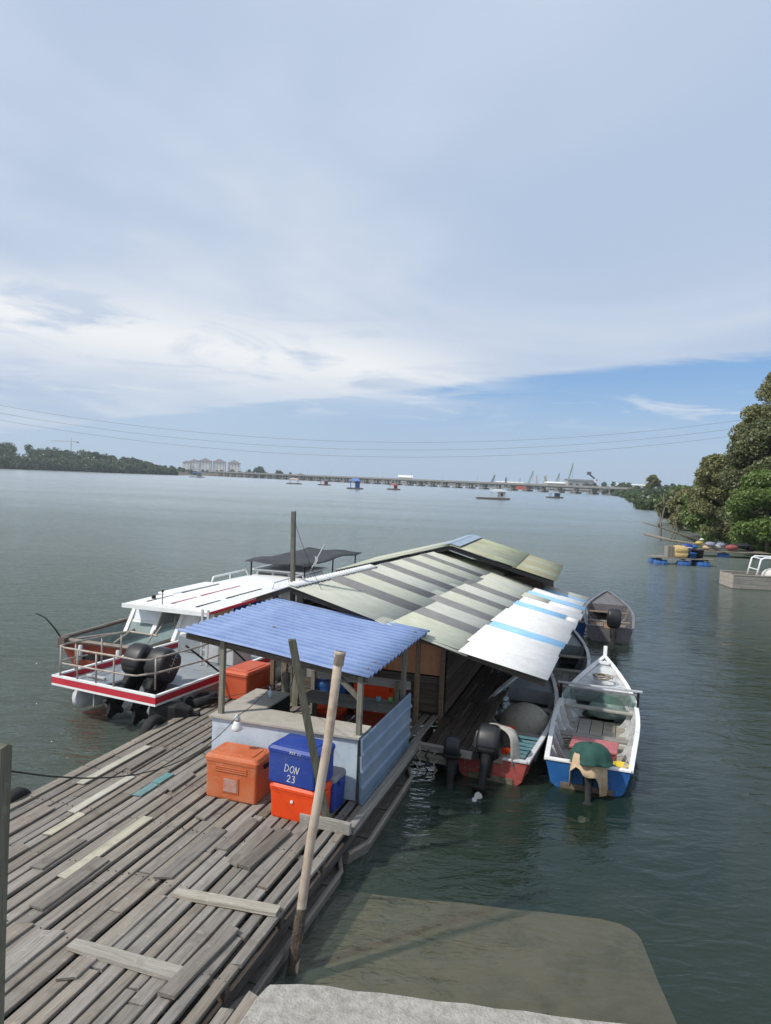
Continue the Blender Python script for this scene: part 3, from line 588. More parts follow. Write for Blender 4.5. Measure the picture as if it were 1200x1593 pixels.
# ------------------------------------------------------------------ coolers
def cooler(label, x, y, z, sx, sy, h, yaw, m, lid=None, ribs=False, panel=False, taper=.93, lidh=.16, name='cooler_box', ml=None, knob=False, group=None, latch=True):
    r = empty(name, label, 'cooler', x, y, z, yaw, group); hb = h*(1-lidh); b = MB()
    b.loft([b.rrect(0, 0, zz, sx/2*k, sy/2*k, .035, 3) for zz, k in ((0, taper*.97), (.02, taper), (hb*.9, .985), (hb*.92, 1.0), (hb, 1.0))]); b.build('body', m, r)
    l = MB(); k = 1.035
    l.loft([l.rrect(0, 0, zz, sx/2*kk, sy/2*kk, .045, 3) for zz, kk in ((hb+.004, k), (hb+h*lidh*.55, k), (hb+h*lidh*.62, k*.985), (hb+h*lidh*.9, k*.93), (h, k*.9))])
    lo = l.build('lid', lid or ml or m, r)
    ll = MB(); ll.loft([ll.rrect(0, 0, zz, sx/2*kk, sy/2*kk, .05, 3) for zz, kk in ((h-.004, .72), (h+.012, .70))]); ll.build('lid_panel', lid or ml or m, lo)
    f = -sy/2*(taper+1)/2
    slope = lambda zz: -sy/2*(taper+(.985-taper)*zz/(hb*.9))
    if ribs:
        for i in range(3):
            zz = hb*(.78+.055*i); rb = MB().box((0, slope(zz)-.004, zz), (sx*.62, .016, .018)); rb.build('rib', m, r, bevel=.004)
    if panel:
        zz = hb*.42; an = math.atan2((.985-taper)*sy/2, hb*.9)
        MB().box((0, slope(zz)-.003, zz), (sx*.32, .014, hb*.44), (an, 0, 0)).build('panel_frame', m, r, bevel=.004)
        MB().box((0, slope(zz)-.008, zz), (sx*.26, .014, hb*.36), (an, 0, 0)).build('worn_label', mat('worn_label', (.40, .17, .12), (.44, .27, .22), 8, rough=.8, bump=.1, dirt=(.30, .28, .30), dscale=4, damt=.7), r)
    if knob: k_ = MB().lathe([(.0, 0), (.022, 0), (.022, .012), (0, .014)], 10); k_.xf(Matrix.Translation((0, slope(hb*.7)-.002, hb*.68)) @ Matrix.Rotation(R(90), 4, 'X')); k_.build('drain_cap', WHITEP, r)
    if latch:
        for s in (-1, 1):
            MB().box((s*(sx/2*1.03+.012), 0, hb*.93), (.03, .16, .05)).build('handle', BLACKM if latch == 'dark' else m, r, bevel=.006)
    return r
cooler('large faded orange cooler box with worn label panel on the jetty', -4.93, 9.20, .502, .82, .52, .62, -1, ORFADE, ribs=True, panel=True, latch='dark', taper=.97)
cooler('bright orange cooler box underneath the blue cooler', -3.86, 8.96, .502, .70, .50, .46, -6, ORHOT, taper=.95, knob=True)
bc = cooler('blue cooler box lettered in white stacked on the bright orange box', -3.88, 8.98, .972, .74, .54, .50, -7, BLUEP, taper=.98, latch='dark')
wm = mat('white_marker', (.62, .64, .68), (.7, .72, .75), 30, rough=.8, bump=0)
f = -.54/2*.985-.0035
writing('DON', .098, .0042, (-.10, f-.001, .185), (1, 0, -.05), (.18, 0, 1), (0, -1, 0)).build('lettering', wm, bc)
writing('23', .092, .0045, (-.06, f, .055), (1, 0, -.04), (.12, 0, 1), (0, -1, 0)).build('lettering', wm, bc)
writing('PSY 11', .032, .0028, (-.02, -.54/2*1.035-.0015, .436), (1, 0, 0), (.1, 0, 1), (0, -1, 0), .95).build('lettering', wm, bc)
cooler('dusty lidded blue cooler box between the stack and the pale wall', -3.58, 9.33, .502, .30, .40, .50, -4, BLUEP, lid=DUSTY)
cooler('red orange cooler box standing alone beside the striped boat', -7.12, 13.5, .502, .62, .98, .58, -6, ORRED, taper=.98)

# ------------------------------------------------------------------ counter stall with blue roof
ST = empty('food_stall', 'pale blue counter stall under a blue corrugated roof', 'stall', 0, 0, 0)
MB().box((-4.47, 9.62, .955), (2.34, .03, .89)).build('front_wall', WALLB, ST)
MB().box((-5.625, 10.36, .955), (.03, 1.45, .89)).build('wing_wall', WALLB, ST)
mb = MB(); mb.add([(-5.68, 9.56, 1.435), (-3.27, 9.56, 1.435), (-3.27, 10.12, 1.435), (-5.05, 10.2, 1.435), (-5.05, 11.1, 1.435), (-5.68, 11.1, 1.435)], [(0, 1, 2, 3, 4, 5)])
mb.add([(-5.68, 9.56, 1.405), (-3.27, 9.56, 1.405), (-3.27, 10.12, 1.405), (-5.05, 10.2, 1.405), (-5.05, 11.1, 1.405), (-5.68, 11.1, 1.405)], [(5, 4, 3, 2, 1, 0)]); mb.f += [(i, i+6, (i+1) % 6+6, (i+1) % 6) for i in range(6)]
mb.build('countertop', COUNTER, ST)
MB().box((-5.06, 10.65, .95), (.02, .85, .88)).build('wing_panel', BLACKM, ST)
zc = 1.46
for i in range(4):   # overlapping folded cladding strips
    z1 = zc-.245*i; z0 = z1-.25; mb = MB(); ya, yb = 9.48, 12.02
    prof = [(0, z0), (.034, z0+.010), (.030, z0+.035), (.004, z0+.06), (.0, z1-.02), (-.022, z1), (-.03, z1-.01), (-.02, z0+.02)]
    mb.loft([[Vector((-3.19+px, y, pz-(y-ya)*.012)) for px, pz in prof] for y in (ya+random.uniform(-.02, .02), (ya+yb)/2, yb+random.uniform(-.02, .02))])
    mb.build('cladding_strip', SIDEB, ST)
for (x, y, z0, z1, w, m) in ((-5.56, 9.72, .5, 2.56, .075, POSTW), (-3.32, 9.70, .5, 2.28, .075, POSTW), (-3.30, 11.9, .5, 2.26, .08, POSTW), (-5.9, 12.7, .5, 2.55, .08, BROWNW)):
    MB().box((x, y, (z0+z1)/2), (w, w, z1-z0)).build('roof_post', m, ST, bevel=.006)
MB().bar((-3.34, 9.72, 1.95), (-3.75, 9.74, 2.28), .05, .07).build('brace', POSTW, ST)
for y in (9.72, 11.4, 13.0): MB().bar((-6.2, y, 2.56), (-3.22, y, 2.235), .05, .08).build('rafter', DARKX, ST)
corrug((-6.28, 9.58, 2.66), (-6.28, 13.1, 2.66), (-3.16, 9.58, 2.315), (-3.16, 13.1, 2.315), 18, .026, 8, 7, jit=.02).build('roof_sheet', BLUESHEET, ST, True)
for (x, y) in ((-5.9, 11.4), (-5.95, 11.0), (-6.0, 10.6), (-5.3, 10.9), (-3.3, 9.9), (-3.32, 10.3), (-3.3, 12.2), (-3.35, 12.7), (-4.6, 10.2)):
    zz = 2.66-.345*(x+6.28)/3.12+.02; MB().box((x, y, zz), (.05, .035, .03)).build('roof_bolt', DUSTY, ST, bevel=.008)
b = lone(MB().lathe([(0, 0), (.03, .0), (.03, .09), (.012, .115), (.012, .15), (.02, .152), (.02, .17), (0, .17)], 12), 'pump_bottle', mat('clear_blue_plastic', (.45, .58, .66), (.5, .62, .7), 3, rough=.3, bump=0), 'small pump bottle standing on the counter wing', 'bottle', -5.25, 10.75, 1.436, smooth=True)
# table and bench behind the counter
TB = empty('plank_table', 'rough plank table behind the counter', 'table', -4.2, 11.75, .5)
for i, yy in enumerate((-.24, -.08, .08, .24)): plank(TB, 0, 0, 0, 0, .1) if 0 else MB().box((0, yy, .72), (1.75, .145, .035)).build('board', wood_mat('table_board', (.13, .12, .105), (.2, .185, .165), 0, .25), TB, bevel=.004)
for sx in (-.75, .75):
    for sy in (-.2, .2): MB().box((sx, sy, .35), (.07, .07, .7)).build('leg', POSTW, TB)
BN = empty('plank_bench', 'low plank bench with a backboard behind the table', 'bench', -4.55, 12.75, .5)
for yy, zz in ((-.12, .45), (.08, .45)): MB().box((0, yy, zz), (1.9, .17, .035)).build('seat', DARKX, BN)
MB().box((0, .2, .78), (2.2, .03, .16)).build('backrest', GREYX, BN)
for sx in (-.85, .85): MB().box((sx, .17, .42), (.07, .06, .84)).build('leg', POSTW, BN); MB().box((sx, -.15, .22), (.07, .06, .44)).build('leg', POSTW, BN)
for (x, y, m, lab) in ((-3.72, 11.85, TEALP, 'small teal cup on the plank table'), (-3.52, 11.9, mat('green_plastic', (.12, .3, .1), (.15, .34, .12), 3, bump=0), 'small green cup on the plank table')):
    lone(MB().lathe([(0, 0), (.035, 0), (.042, .1), (.038, .1), (.03, .01)], 12), 'cup', m, lab, 'cup', x, y, 1.238, smooth=True)
cooler('red cooler box under the plank table', -4.75, 12.2, .502, .55, .40, .42, 4, REDBOX, lid=ORHOT)
cooler('red cooler box beside the bench under the blue roof', -3.95, 12.45, .502, .60, .42, .46, -3, ORRED, lid=ORHOT)
cooler('blue cooler box behind the plank bench', -5.1, 13.2, .502, .7, .45, .62, 2, BLUEP2)
cooler('red cooler box behind the plank bench', -4.25, 13.25, .502, .7, .45, .72, 0, ORHOT)

# ------------------------------------------------------------------ shed
SH = empty('boat_shed', 'long timber shed with striped grey corrugated roof on the jetty', 'shed', 0, 0, 0)
RF, RB = Vector((-5.95, 12.85, 2.95)), Vector((-5.12, 22.6, 2.95))      # ridge
MF, MBk = Vector((-2.40, 12.85, 1.99)), Vector((-1.95, 22.9, 1.99))     # end of the grey sheets
EF, EB = Vector((-.95, 12.85, 1.70)), Vector((-.62, 23.0, 1.70))        # white eave
def strip(name, y0, y1, t0, t1, m, waves, amp, dz=0, a=None):
    f = lambda yy, t: ((RF.lerp(RB, yy)).lerp(MF.lerp(MBk, yy), t) if t <= 1 else (MF.lerp(MBk, yy)).lerp(EF.lerp(EB, yy), t-1))+Vector((0, 0, dz))
    return corrug(f(y0, t0), f(y1, t0), f(y0, t1), f(y1, t1), waves, amp, 6, 3).build(name, m, SH, True)
Ls = [('p', 1.55), ('d', .60), ('p', .98), ('d', .56), ('p', 1.0), ('d', .55), ('p', 1.02), ('d', .52), ('p', 1.0), ('d', .46), ('p', 1.0), ('g', .9)]
tot = sum(l for _, l in Ls); acc = 0
for i, (k, l) in enumerate(Ls):
    y0, y1 = acc/tot-.004, (acc+l)/tot+.004; acc += l
    m = {'p': PALE, 'd': SLATE, 'g': MOSS}[k]; n = max(3, round(l*1.02/(.125 if k == 'd' else .09))); am = .010 if k == 'p' else .024; h = .006 if k == 'd' else 0
    mid = .52+random.uniform(-.03, .03); short = 1.0
    strip('roof_sheet', y0, y1, .0, mid+.03, m, n, am, .007+h)
    m2 = m
    if i == 9: m2 = PALE
    if i == 11: m2 = PALE
    strip('roof_sheet', y0+random.uniform(-.004, .004), y1, mid-.03, short+random.uniform(0, .03), m2, n, am, h)
strip('roof_sheet', .0, .16, -.02, .04, WHITES, 12, .012, .035); strip('roof_sheet', .15, .42, -.02, .035, WHITES, 20, .012, .03)
acc = 0
for i, (m, l, t1) in enumerate(((WHITES, .95, 2), (WHITES, .9, 2), (WHITES, .85, 1.98), (SKYB, .6, 2), (WHITES, .95, 2.02), (WHITES, .85, 2.0), (WHITES, .8, 2.03), (SKYB, .62, 1.8), (WHITES, .9, 2.05), (PALE, .7, 1.35), (SKYB, .55, 2.04), (WHITES, .7, 1.97), (SKYB, .45, 2.0), (PALE, .7, 2.0))):
    T_ = 10.5; y0, y1 = acc/T_-.004, (acc+l)/T_+.004; acc += l
    strip('roof_sheet', y0, y1, .96-random.uniform(0, .03), t1, m, max(3, round(l/.125)), .024, .028+.004*(i % 2))
    if i == 7: strip('roof_sheet', y0, y1, 1.78, 2.02, WHITES, 8, .012, .02)
    if i == 9: strip('roof_sheet', y0, y1, 1.33, 2.0, WHITES, 9, .012, .02)
# left slope
lf = lambda yy, t: RF.lerp(RB, yy)+Vector((-1.05*t, 0, -.40*t))
for i in range(8):
    y0, y1 = i/8, (i+1)/8+.006
    corrug(lf(y0, 0), lf(y1, 0), lf(y0, 1), lf(y1, 1), 14, .012, 6, 2).build('roof_sheet', WHITES if i < 5 else PALE, SH, True)
# walls, posts and floor
for (x0, x1, zt_) in ((-6.5, -5.35, 2.3), (-5.35, -4.2, 2.24), (-4.2, -3.02, 2.02)): MB().box(((x0+x1)/2, 13.93, (1.26+zt_)/2), (x1-x0-.012, .02, zt_-1.26)).build('plywood_panel', ORPLY, SH)
for i in range(5): MB().box((-4.76, 13.93, .58+.145*i), (3.46, .028, .138)).build('wall_board', DARKX, SH)
for i in range(13): MB().box((-2.99+random.uniform(-.004, .004), 18.2, .58+.125*i), (.024, 8.5, .118)).build('wall_board', DARKW, SH)
for i in range(11): MB().box((-6.56, 18.2, .6+.165*i), (.024, 8.5, .158)).build('wall_board', WWORN if i > 4 else GREY, SH)
MB().box((-4.76, 22.5, 1.5), (3.5, .03, 2)).build('rear_wall', DARKW, SH)
for (x, y, z1) in ((-3.42, 13.3, 2.22), (-3.06, 13.86, 2.12), (-2.2, 18, 1.95), (-2.2, 21.8, 1.95), (-6.6, 13.6, 2.6)):
    MB().box((x, y, (.3+z1)/2), (.085, .085, z1-.3)).build('post', BROWNW if x < -3 else DARKW, SH, bevel=.005)
MB().bar((-6.7, 12.98, 2.60), (-5.95, 12.98, 2.90), .05, .1).build('rafter', DARKX, SH); MB().bar((-5.95, 12.98, 2.84), (-1.0, 12.98, 1.61), .05, .09).build('rafter', DARKX, SH)
for y in (16, 19, 22): MB().bar((-5.6, y, 2.78), (-.95, y, 1.60), .05, .08).build('rafter', DARKX, SH)
MB().bar((-3.45, 13.3, 2.05), (-3.0, 13.3, 2.06), .06, .08).build('brace', BROWNW, SH); MB().bar((-6.4, 13.8, 2.2), (-2.7, 13.8, 1.88), .06, .09).build('tie_beam', REDHULL, SH)
x = -2.95
while x < -2.1:
    w = random.uniform(.11, .15); y = 12.25
    while y < 24: L_ = random.uniform(2, 3.5); plank(SH, x+w/2, y, min(y+L_, 24)-.02, .5+random.uniform(-.006, .006), w, .036, DARKW, name='floor_plank'); y += L_
    x += w+.02
MB().box((-4.75, 18.9, .44), (3.5, 10, .06)).build('floor', DARKW, SH)
for y in np.arange(12.3, 24, 1.6): MB().box((-2.5, y, .40), (1.0, .09, .1)).build('joist', DARKX, SH)
for yy in (12.9, 15.5, 18, 21):
    mb = MB().lathe([(.0, -.45), (.24, -.43), (.28, -.37), (.28, .37), (.24, .43), (0, .45)], 14); mb.xf(Matrix.Rotation(R(90), 4, 'X')); o = mb.build('float_drum', BLACKR, SH, True); o.location = (-2.55, yy, .02)
MB().bar((-3.15, 12.2, .47), (-2.1, 12.15, .45), .12, .1).build('edge_beam', GREYX, SH); MB().bar((-3.1, 12.12, .33), (-2.35, 12.1, .30), .1, .12).build('edge_beam', GREYX, SH)
# rear roof, higher, with its own gable
RR = empty('rear_shed', 'mossy green gable roofed shed behind the striped roof', 'shed', 0, 0, 0)
p0, p1 = Vector((-4.70, 21.55, 3.20)), Vector((-4.80, 26.0, 3.20))
for i in range(5):
    a, b_ = i/5, (i+1)/5+.01; m = MOSS if i in (0, 1, 3) else PALE
    r0, r1 = p0.lerp(p1, a), p0.lerp(p1, b_)
    corrug(r0, r1, r0+Vector((2.0, .0, -.52)), r1+Vector((2.0, 0, -.52)), 11, .012, 6, 3).build('roof_sheet', MOSS, RR, True)
    corrug(r0+Vector((1.9, 0, -.52)), r1+Vector((1.9, 0, -.52)), r0+Vector((3.2, 0, -.85)), r1+Vector((3.2, 0, -.85)), 11, .012, 6, 3).build('roof_sheet', MOSS if i % 2 else mat('rust_green_sheet', (.30, .26, .17), (.26, .29, .19), 3, (1, 3, 1), .8, .1, dirt=(.2, .17, .1), dscale=1.5), RR, True)
    corrug(r0, r1, r0+Vector((-3.7, 0, -1.05)), r1+Vector((-3.7, 0, -1.05)), 11, .012, 6, 3).build('roof_sheet', m, RR, True)
corrug(p0+Vector((-.28, 0, .0)), p1+Vector((-.28, 0, .0)), p0+Vector((.02, 0, .05)), p1+Vector((.02, 0, .05)), 2, .004, 4, 2).build('ridge_cap', mat('blue_grey_cap', (.25, .33, .42), (.33, .40, .47), 3, rough=.6, bump=.05, dirt=(.3, .3, .28)), RR)
corrug(p0+Vector((-.02, 0, .05)), p1+Vector((-.02, 0, .05)), p0+Vector((.30, 0, -.03)), p1+Vector((.30, 0, -.03)), 2, .004, 4, 2).build('ridge_cap', MATS['blue_grey_cap'], RR)
MB().bar(p0+Vector((-3.7, .06, -1.15)), p0+Vector((0, .06, -.09)), .05, .13).build('gable_shade_strip', BLACKM, RR); MB().bar(p0+Vector((0, .06, -.09)), p0+Vector((3.1, .06, -.93)), .05, .13).build('gable_shade_strip', BLACKM, RR)  # black strips drawn for the shadow gap under the gable edges
MB().box((-4.6, 24, 1.4), (5.4, 4.0, 1.9)).build('wall', DARKW, RR)
MB().box((-4.6, 24, .35), (6.2, 4.6, .25)).build('platform', DARKX, RR)
# ------------------------------------------------------------------ outboard motors
def outboard(label, x, y, z, yaw, tilt, s=1.0, cowl=BLACKP, group='outboard motors', stripe=None, prop=STEEL, bare=False, leg=1.0):
    """hangs on a transom at the origin; -y is aft"""
    r = empty('outboard_motor', label, 'outboard motor', x, y, z, yaw, group); r.scale = (s, s, s)
    r.rotation_mode = 'XYZ'; r.rotation_euler = (R(-tilt), 0, R(yaw)-A)
    b = MB()
    prof = [(.05, .17, .20, -.10), (.10, .19, .235, -.11), (.30, .20, .25, -.12), (.42, .19, .24, -.115), (.50, .165, .20, -.10), (.54, .12, .15, -.08), (.555, .05, .07, -.07)]
    if bare: prof = [(.05, .12, .15, -.10), (.12, .14, .19, -.11), (.26, .145, .20, -.12), (.33, .13, .18, -.11), (.38, .09, .13, -.1), (.39, .03, .05, -.09)]
    b.loft([b.rrect(0, cy, zz, hx, hy, min(hx, hy)*.42, 4) for zz, hx, hy, cy in prof]); co = b.build('cowl', cowl, r, True)
    t = MB(); t.loft([t.rrect(0, -.11, zz, hx, hy, .05, 3) for zz, hx, hy in ((.0, .12, .16), (.05, .165, .20), (.066, .165, .2))]); t.build('lower_cowl', BLACKM, r, True)
    l = MB(); l.loft([l.rrect(0, cy, zz, hx, hy, min(hx, hy)*.6, 3) for zz, hx, hy, cy in ((.02, .09, .13, -.12), (-.25, .065, .11, -.13), (-.55, .05, .10, -.14), (-.60, .12, .17, -.17), (-.615, .12, .17, -.17), (-.63, .04, .09, -.15), (-.80, .035, .09, -.15))]); l.build('midsection', BLACKM, r, True)
    q = MB(); q.lathe([(0, -.22), (.045, -.17), (.065, -.05), (.065, .12), (.03, .2), (0, .2)], 12); q.xf(Matrix.Translation((0, -.16, -.84)) @ Matrix.Rotation(R(90), 4, 'X')); q.build('gear_case', BLACKM, r, True)
    k = MB().add([(-.012, -.05, -.88), (.012, -.05, -.88), (.012, -.24, -.88), (-.012, -.24, -.88), (-.006, -.16, -1.05), (.006, -.16, -1.05), (.006, -.25, -1.03), (-.006, -.25, -1.03)], [(0, 1, 2, 3), (4, 7, 6, 5), (0, 4, 5, 1), (1, 5, 6, 2), (2, 6, 7, 3), (3, 7, 4, 0)]); k.build('skeg', BLACKM, r)
    p = MB()
    for i in range(3):
        a = R(120*i+20); M = Matrix.Translation((0, -.37, -.84)) @ Matrix.Rotation(a, 4, 'Y'); bl = MB()
        bl.loft([[Vector((-.035*w, -.02*w, zz)), Vector((.035*w, .03*w, zz)), Vector((.04*w, .035*w, zz)), Vector((-.03*w, -.015*w, zz))] for zz, w in ((.02, .6), (.07, 1.4), (.12, 1.5), (.155, .7))]); bl.xf(M); p.v, p.f = p.v, p.f; p.add(bl.v, bl.f)
    h_ = MB().lathe([(0, -.08), (.03, -.07), (.04, .06), (0, .06)], 10); h_.xf(Matrix.Translation((0, -.39, -.84)) @ Matrix.Rotation(R(90), 4, 'X')); p.add(h_.v, h_.f); p.build('propeller', prop, r)
    c = MB().box((0, .05, -.12), (.18, .08, .34)); c.box((0, 0, -.1), (.1, .12, .2)); c.build('clamp_bracket', BLACKM, r, bevel=.01)
    if leg != 1:
        for ch in r.children:
            if ch.name.split('.')[0] in ('midsection', 'gear_case', 'skeg', 'propeller'):
                for v_ in ch.data.vertices: v_.co.z = v_.co.z*leg if v_.co.z > -.6 else v_.co.z+.6*(1-leg)
    if stripe: MB().box((.203, -.12, .28), (.006, .34, .05)).build('decal', stripe, r)
    if bare: MB().tube([(0, .1, .1), (.05, .35, .16), (.06, .55, .17)], .018, 8).build('tiller', BLACKM, r)
    return r, co

# ------------------------------------------------------------------ small open boats
def sampan(name, label, x, y, yaw, L, B, outer, inner, gun, sheer=.5, rise=.45, stem=True, ribs=6, stripe=None, deckfore=True, z=0, boards=GREYX, boot=None, group='open boats moored beside the shed'):
    """transom at the origin, bow at +y"""
    r = empty(name, label, 'boat', x, y, z, yaw, group)
    N = 14
    hb = lambda t: B/2*(.86+.14*min(1, t/.35))*(1-max(0, (t-.42)/.58)**2.1)
    sh = lambda t: sheer+rise*max(0, t-.15)**2.2
    bt = lambda t: -.10+(.55+rise*.6)*max(0, (t-.62)/.38)**2.4
    def sect(t, o=0):
        b = max(hb(t)-o, .012); zt = sh(t); zb = bt(t)+o*.9; yy = L*t
        rake = .10*max(0, t-.85)/.15
        return [Vector((-b, yy+rake, zt)), Vector((-b*.86, yy, zb+(zt-zb)*.30)), Vector((-b*.55, yy, zb)), Vector((b*.55, yy, zb)), Vector((b*.86, yy, zb+(zt-zb)*.30)), Vector((b, yy+rake, zt))]
    ts = [i/(N-1)*.995 for i in range(N)]
    o = MB().loft([sect(t) for t in ts], False, False, False); ho = o.build('hull', outer, r, False)
    i_ = MB().loft([[p for p in sect(t, .035)][::-1] for t in ts if t < .97], False, False, False); i_.build('hull_lining', inner, r)
    for s in (-1, 1):
        g_ = MB(); rings = []
        for t in ts:
            b = max(hb(t), .012); p = Vector((s*(b-.012), L*t+.10*max(0, t-.85)/.15, sh(t))); w = .042
            rings.append([p+Vector((-w, 0, -.02)), p+Vector((w, 0, -.02)), p+Vector((w, 0, .025)), p+Vector((-w, 0, .025))])
        g_.loft(rings); g_.build('gunwale', gun, r)
        if stripe:
            st = MB().loft([[sect(t)[0 if s < 0 else 5]+Vector((s*.006, 0, -.02)), sect(t)[0 if s < 0 else 5].lerp(sect(t)[1 if s < 0 else 4], .35)+Vector((s*.008, 0, 0))] for t in ts], False, False, False); st.build('rubbing_strake', stripe, r)
    a = sect(0); tm = MB(); q = [p+Vector((0, -.02, 0)) for p in a]; q2 = [p+Vector((0, .03, 0)) for p in a]
    zc = sheer-.10; w = .22
    q = [q[0], q[1], q[2], q[3], q[4], q[5], Vector((w, -.02, sheer)), Vector((w-.03, -.02, zc)), Vector((-w+.03, -.02, zc)), Vector((-w, -.02, sheer))]; q2 = [p+Vector((0, .05, 0)) for p in q]; m_ = len(q)
    tm.add(q+q2, [tuple(range(m_)), tuple(range(2*m_-1, m_-1, -1))]+[(k, k+m_, (k+1) % m_+m_, (k+1) % m_) for k in range(m_)]); tm.build('transom', outer, r)
    for sx in (-1, 1): MB().box((sx*(B*.43+.2)/2, .01, sheer+.012), (B*.43-.2, .10, .035)).build('transom_cap', gun, r, bevel=.006)
    for k in range(ribs):
        t = .10+.55*k/max(1, ribs-1); s_ = sect(t, .04)
        for sd in (0, 1):
            pts = s_[:3] if sd == 0 else s_[5:2:-1]; rb = MB(); inward = Vector((1 if sd == 0 else -1, 0, 0))
            ring = []
            for p, dpt in zip(pts, (.05, .11, .06)): ring.append([p+Vector((0, -.018, 0)), p+Vector((0, .018, 0)), p+inward*dpt+Vector((0, .018, .03)), p+inward*dpt+Vector((0, -.018, .03))])
            rb.loft(ring); rb.build('rib', inner, r)
    zf = .04
    for k in range(5):
        bw = B*.78/5; MB().box((-B*.39+bw*(k+.5), L*.34, zf), (bw-.015, L*.52, .025)).build('floor_board', boards, r)
    for t in (.30, .56):
        b = hb(t)-.03; MB().box((0, L*t, sh(t)-.15), (2*b*.97, .22, .035)).build('thwart', boards, r, bevel=.004)
    if deckfore:
        rings = []
        for t in (.70, .78, .86, .94, .985): b = max(hb(t)-.03, .012); rings.append([Vector((-b, L*t, sh(t)-.05)), Vector((0, L*t, sh(t)-.045)), Vector((b, L*t, sh(t)-.05)), Vector((b*.9, L*t, sh(t)-.08)), Vector((-b*.9, L*t, sh(t)-.08))])
        MB().loft(rings).build('foredeck', inner, r)
        b = hb(.70)-.03; MB().box((0, L*.70, sh(.7)-.20), (2*b*.95, .03, .28)).build('bulkhead', inner, r)
    if stem: MB().bar((0, L*.985, sh(1)-.55), (0, L*1.0+.16, sh(1)+.24), .09, .12).build('stem_post', gun, r, bevel=.01); MB().bar((-.14, L*.93, sh(.93)+.04), (.14, L*.93, sh(.93)+.04), .05, .05).build('bow_cleat', gun, r)
    if boot:
        for s in (-1, 1):
            st = MB().loft([[sect(t)[1 if s < 0 else 4].lerp(sect(t)[2 if s < 0 else 3], .05)+Vector((s*.008, 0, .03)), sect(t)[2 if s < 0 else 3]+Vector((s*.012, 0, -.01))] for t in ts[:11]], False, False, False); st.build('waterline_band', boot, r)
        b0 = sect(0); MB().box((0, -.026, .02), (b0[3].x*2+.10, .03, .15)).build('waterline_band', boot, r)
    r['len'] = L
    return r
SLIME = mat('waterline_slime', (.10, .085, .06), (.19, .15, .115), 9, rough=.9, bump=.4, dirt=(.05, .06, .035), dscale=5, damt=.7)
# blue hulled white boat
BL = (-.20, 12.55, -1.5)
blue = sampan('fishing_boat', 'white open boat with blue transom and tall white stem', *BL, 6.3, 1.62, BLUEHULL, WWORN, WPAINT, .44, .66, stripe=WPAINT, ribs=7, boot=SLIME)
def in_boat(b, x, y, z):  # boat-local -> jetty frame
    yw = R(b[2]); return b[0]+x*math.cos(yw)-y*math.sin(yw), b[1]+x*math.sin(yw)+y*math.cos(yw), z
wsc = [(-.80, 3.3), (.80, 3.3)]
for s in (-1, 1): MB().box((s*.79, 3.45, .66), (.05, .05, .42)).build('screen_post', BLACKM, blue)
MB().box((0, 3.45, .885), (1.74, .07, .035)).build('screen_rail', LGREY, blue, bevel=.006); MB().box((0, 3.47, .80), (1.66, .05, .03)).build('screen_rail', STEEL, blue)
g = bpy.data.materials.new('clear_screen'); g.use_nodes = True; gg = NT(g.node_tree); oo = gg.new('ShaderNodeOutputMaterial'); t1 = gg.new('ShaderNodeBsdfTransparent'); t1.inputs[0].default_value = (.62, .7, .68, 1); t2 = gg.new('ShaderNodeBsdfGlossy'); t2.inputs['Roughness'].default_value = .08; mxx = gg.new('ShaderNodeMixShader'); mxx.inputs[0].default_value = .10
gg.l.new(t1.outputs[0], mxx.inputs[1]); gg.l.new(t2.outputs[0], mxx.inputs[2]); gg.l.new(mxx.outputs[0], oo.inputs[0])
MB().box((0, 3.45, .66), (1.5, .012, .24)).build('screen_glass', g, blue)
motor, _ = outboard('outboard motor under the green and tan cloth on the blue transom', *in_boat(BL, .02, -.06, .40), -1.5+4, 22, .92, bare=True)
def drape(name, m, label, x, y, z, yaw, sx, sy, h, skirt, seed, cat='cloth', lo=0.0, hi=1.0, tilt=0, **kw):
    """a cloth hanging over a rounded body, folds at the hem"""
    rn = random.Random(seed); mb = MB(); n = 28; rings = []; ph = [rn.uniform(0, 6) for _ in range(4)]
    for i, (k, zz) in enumerate(((.05, h), (.35, h*.985), (.62, h*.93), (.82, h*.80), (.95, h*.55), (1.0, h*.2), (1.04, -skirt*.3), (1.10, -skirt))):
        ring = []
        for j in range(int(n)+1):
            a = 2*math.pi*(lo+(hi-lo)*j/n); fold = 1+(.10*math.sin(5*a+ph[0])+.055*math.sin(11*a+ph[1])+.03*rn.uniform(-1, 1))*max(0, i-2)/4
            hem = (1+.6*math.sin(2*a+ph[2])+.3*math.sin(5*a+ph[3])) if i == 7 else 1
            ring.append(Vector((sx*k*fold*math.cos(a), sy*k*fold*math.sin(a), zz*hem if i == 7 else zz+.012*math.sin(3*a+ph[2]))))
        rings.append(ring)
    mb.loft(rings, False, False, False); mb.xf(Matrix.Rotation(R(tilt), 4, 'X'))
    o = mb.build(name, m, None, True); o.location = W(x, y, z); o.rotation_euler = (0, 0, R(yaw)-A)
    sm = o.modifiers.new('thick', 'SOLIDIFY'); sm.thickness = .012
    return tag(o, label, cat)
drape('cloth_cover', TANCLOTH, 'tan cloth hanging over the motor on the blue transom', *in_boat(BL, .0, -.06, .50), 0, .265, .31, .22, .26, 3, tilt=-14)
drape('cloth_cover', GREENCLOTH, 'dark green cloth spread over the tan cloth on the motor', *in_boat(BL, .05, -.03, .53), 0, .315, .375, .285, .03, 5, tilt=-14)
bx = empty('red_chest', 'dull red lidded chest in the white boat behind its motor', 'chest', *in_boat(BL, .05, .95, .06), -3)
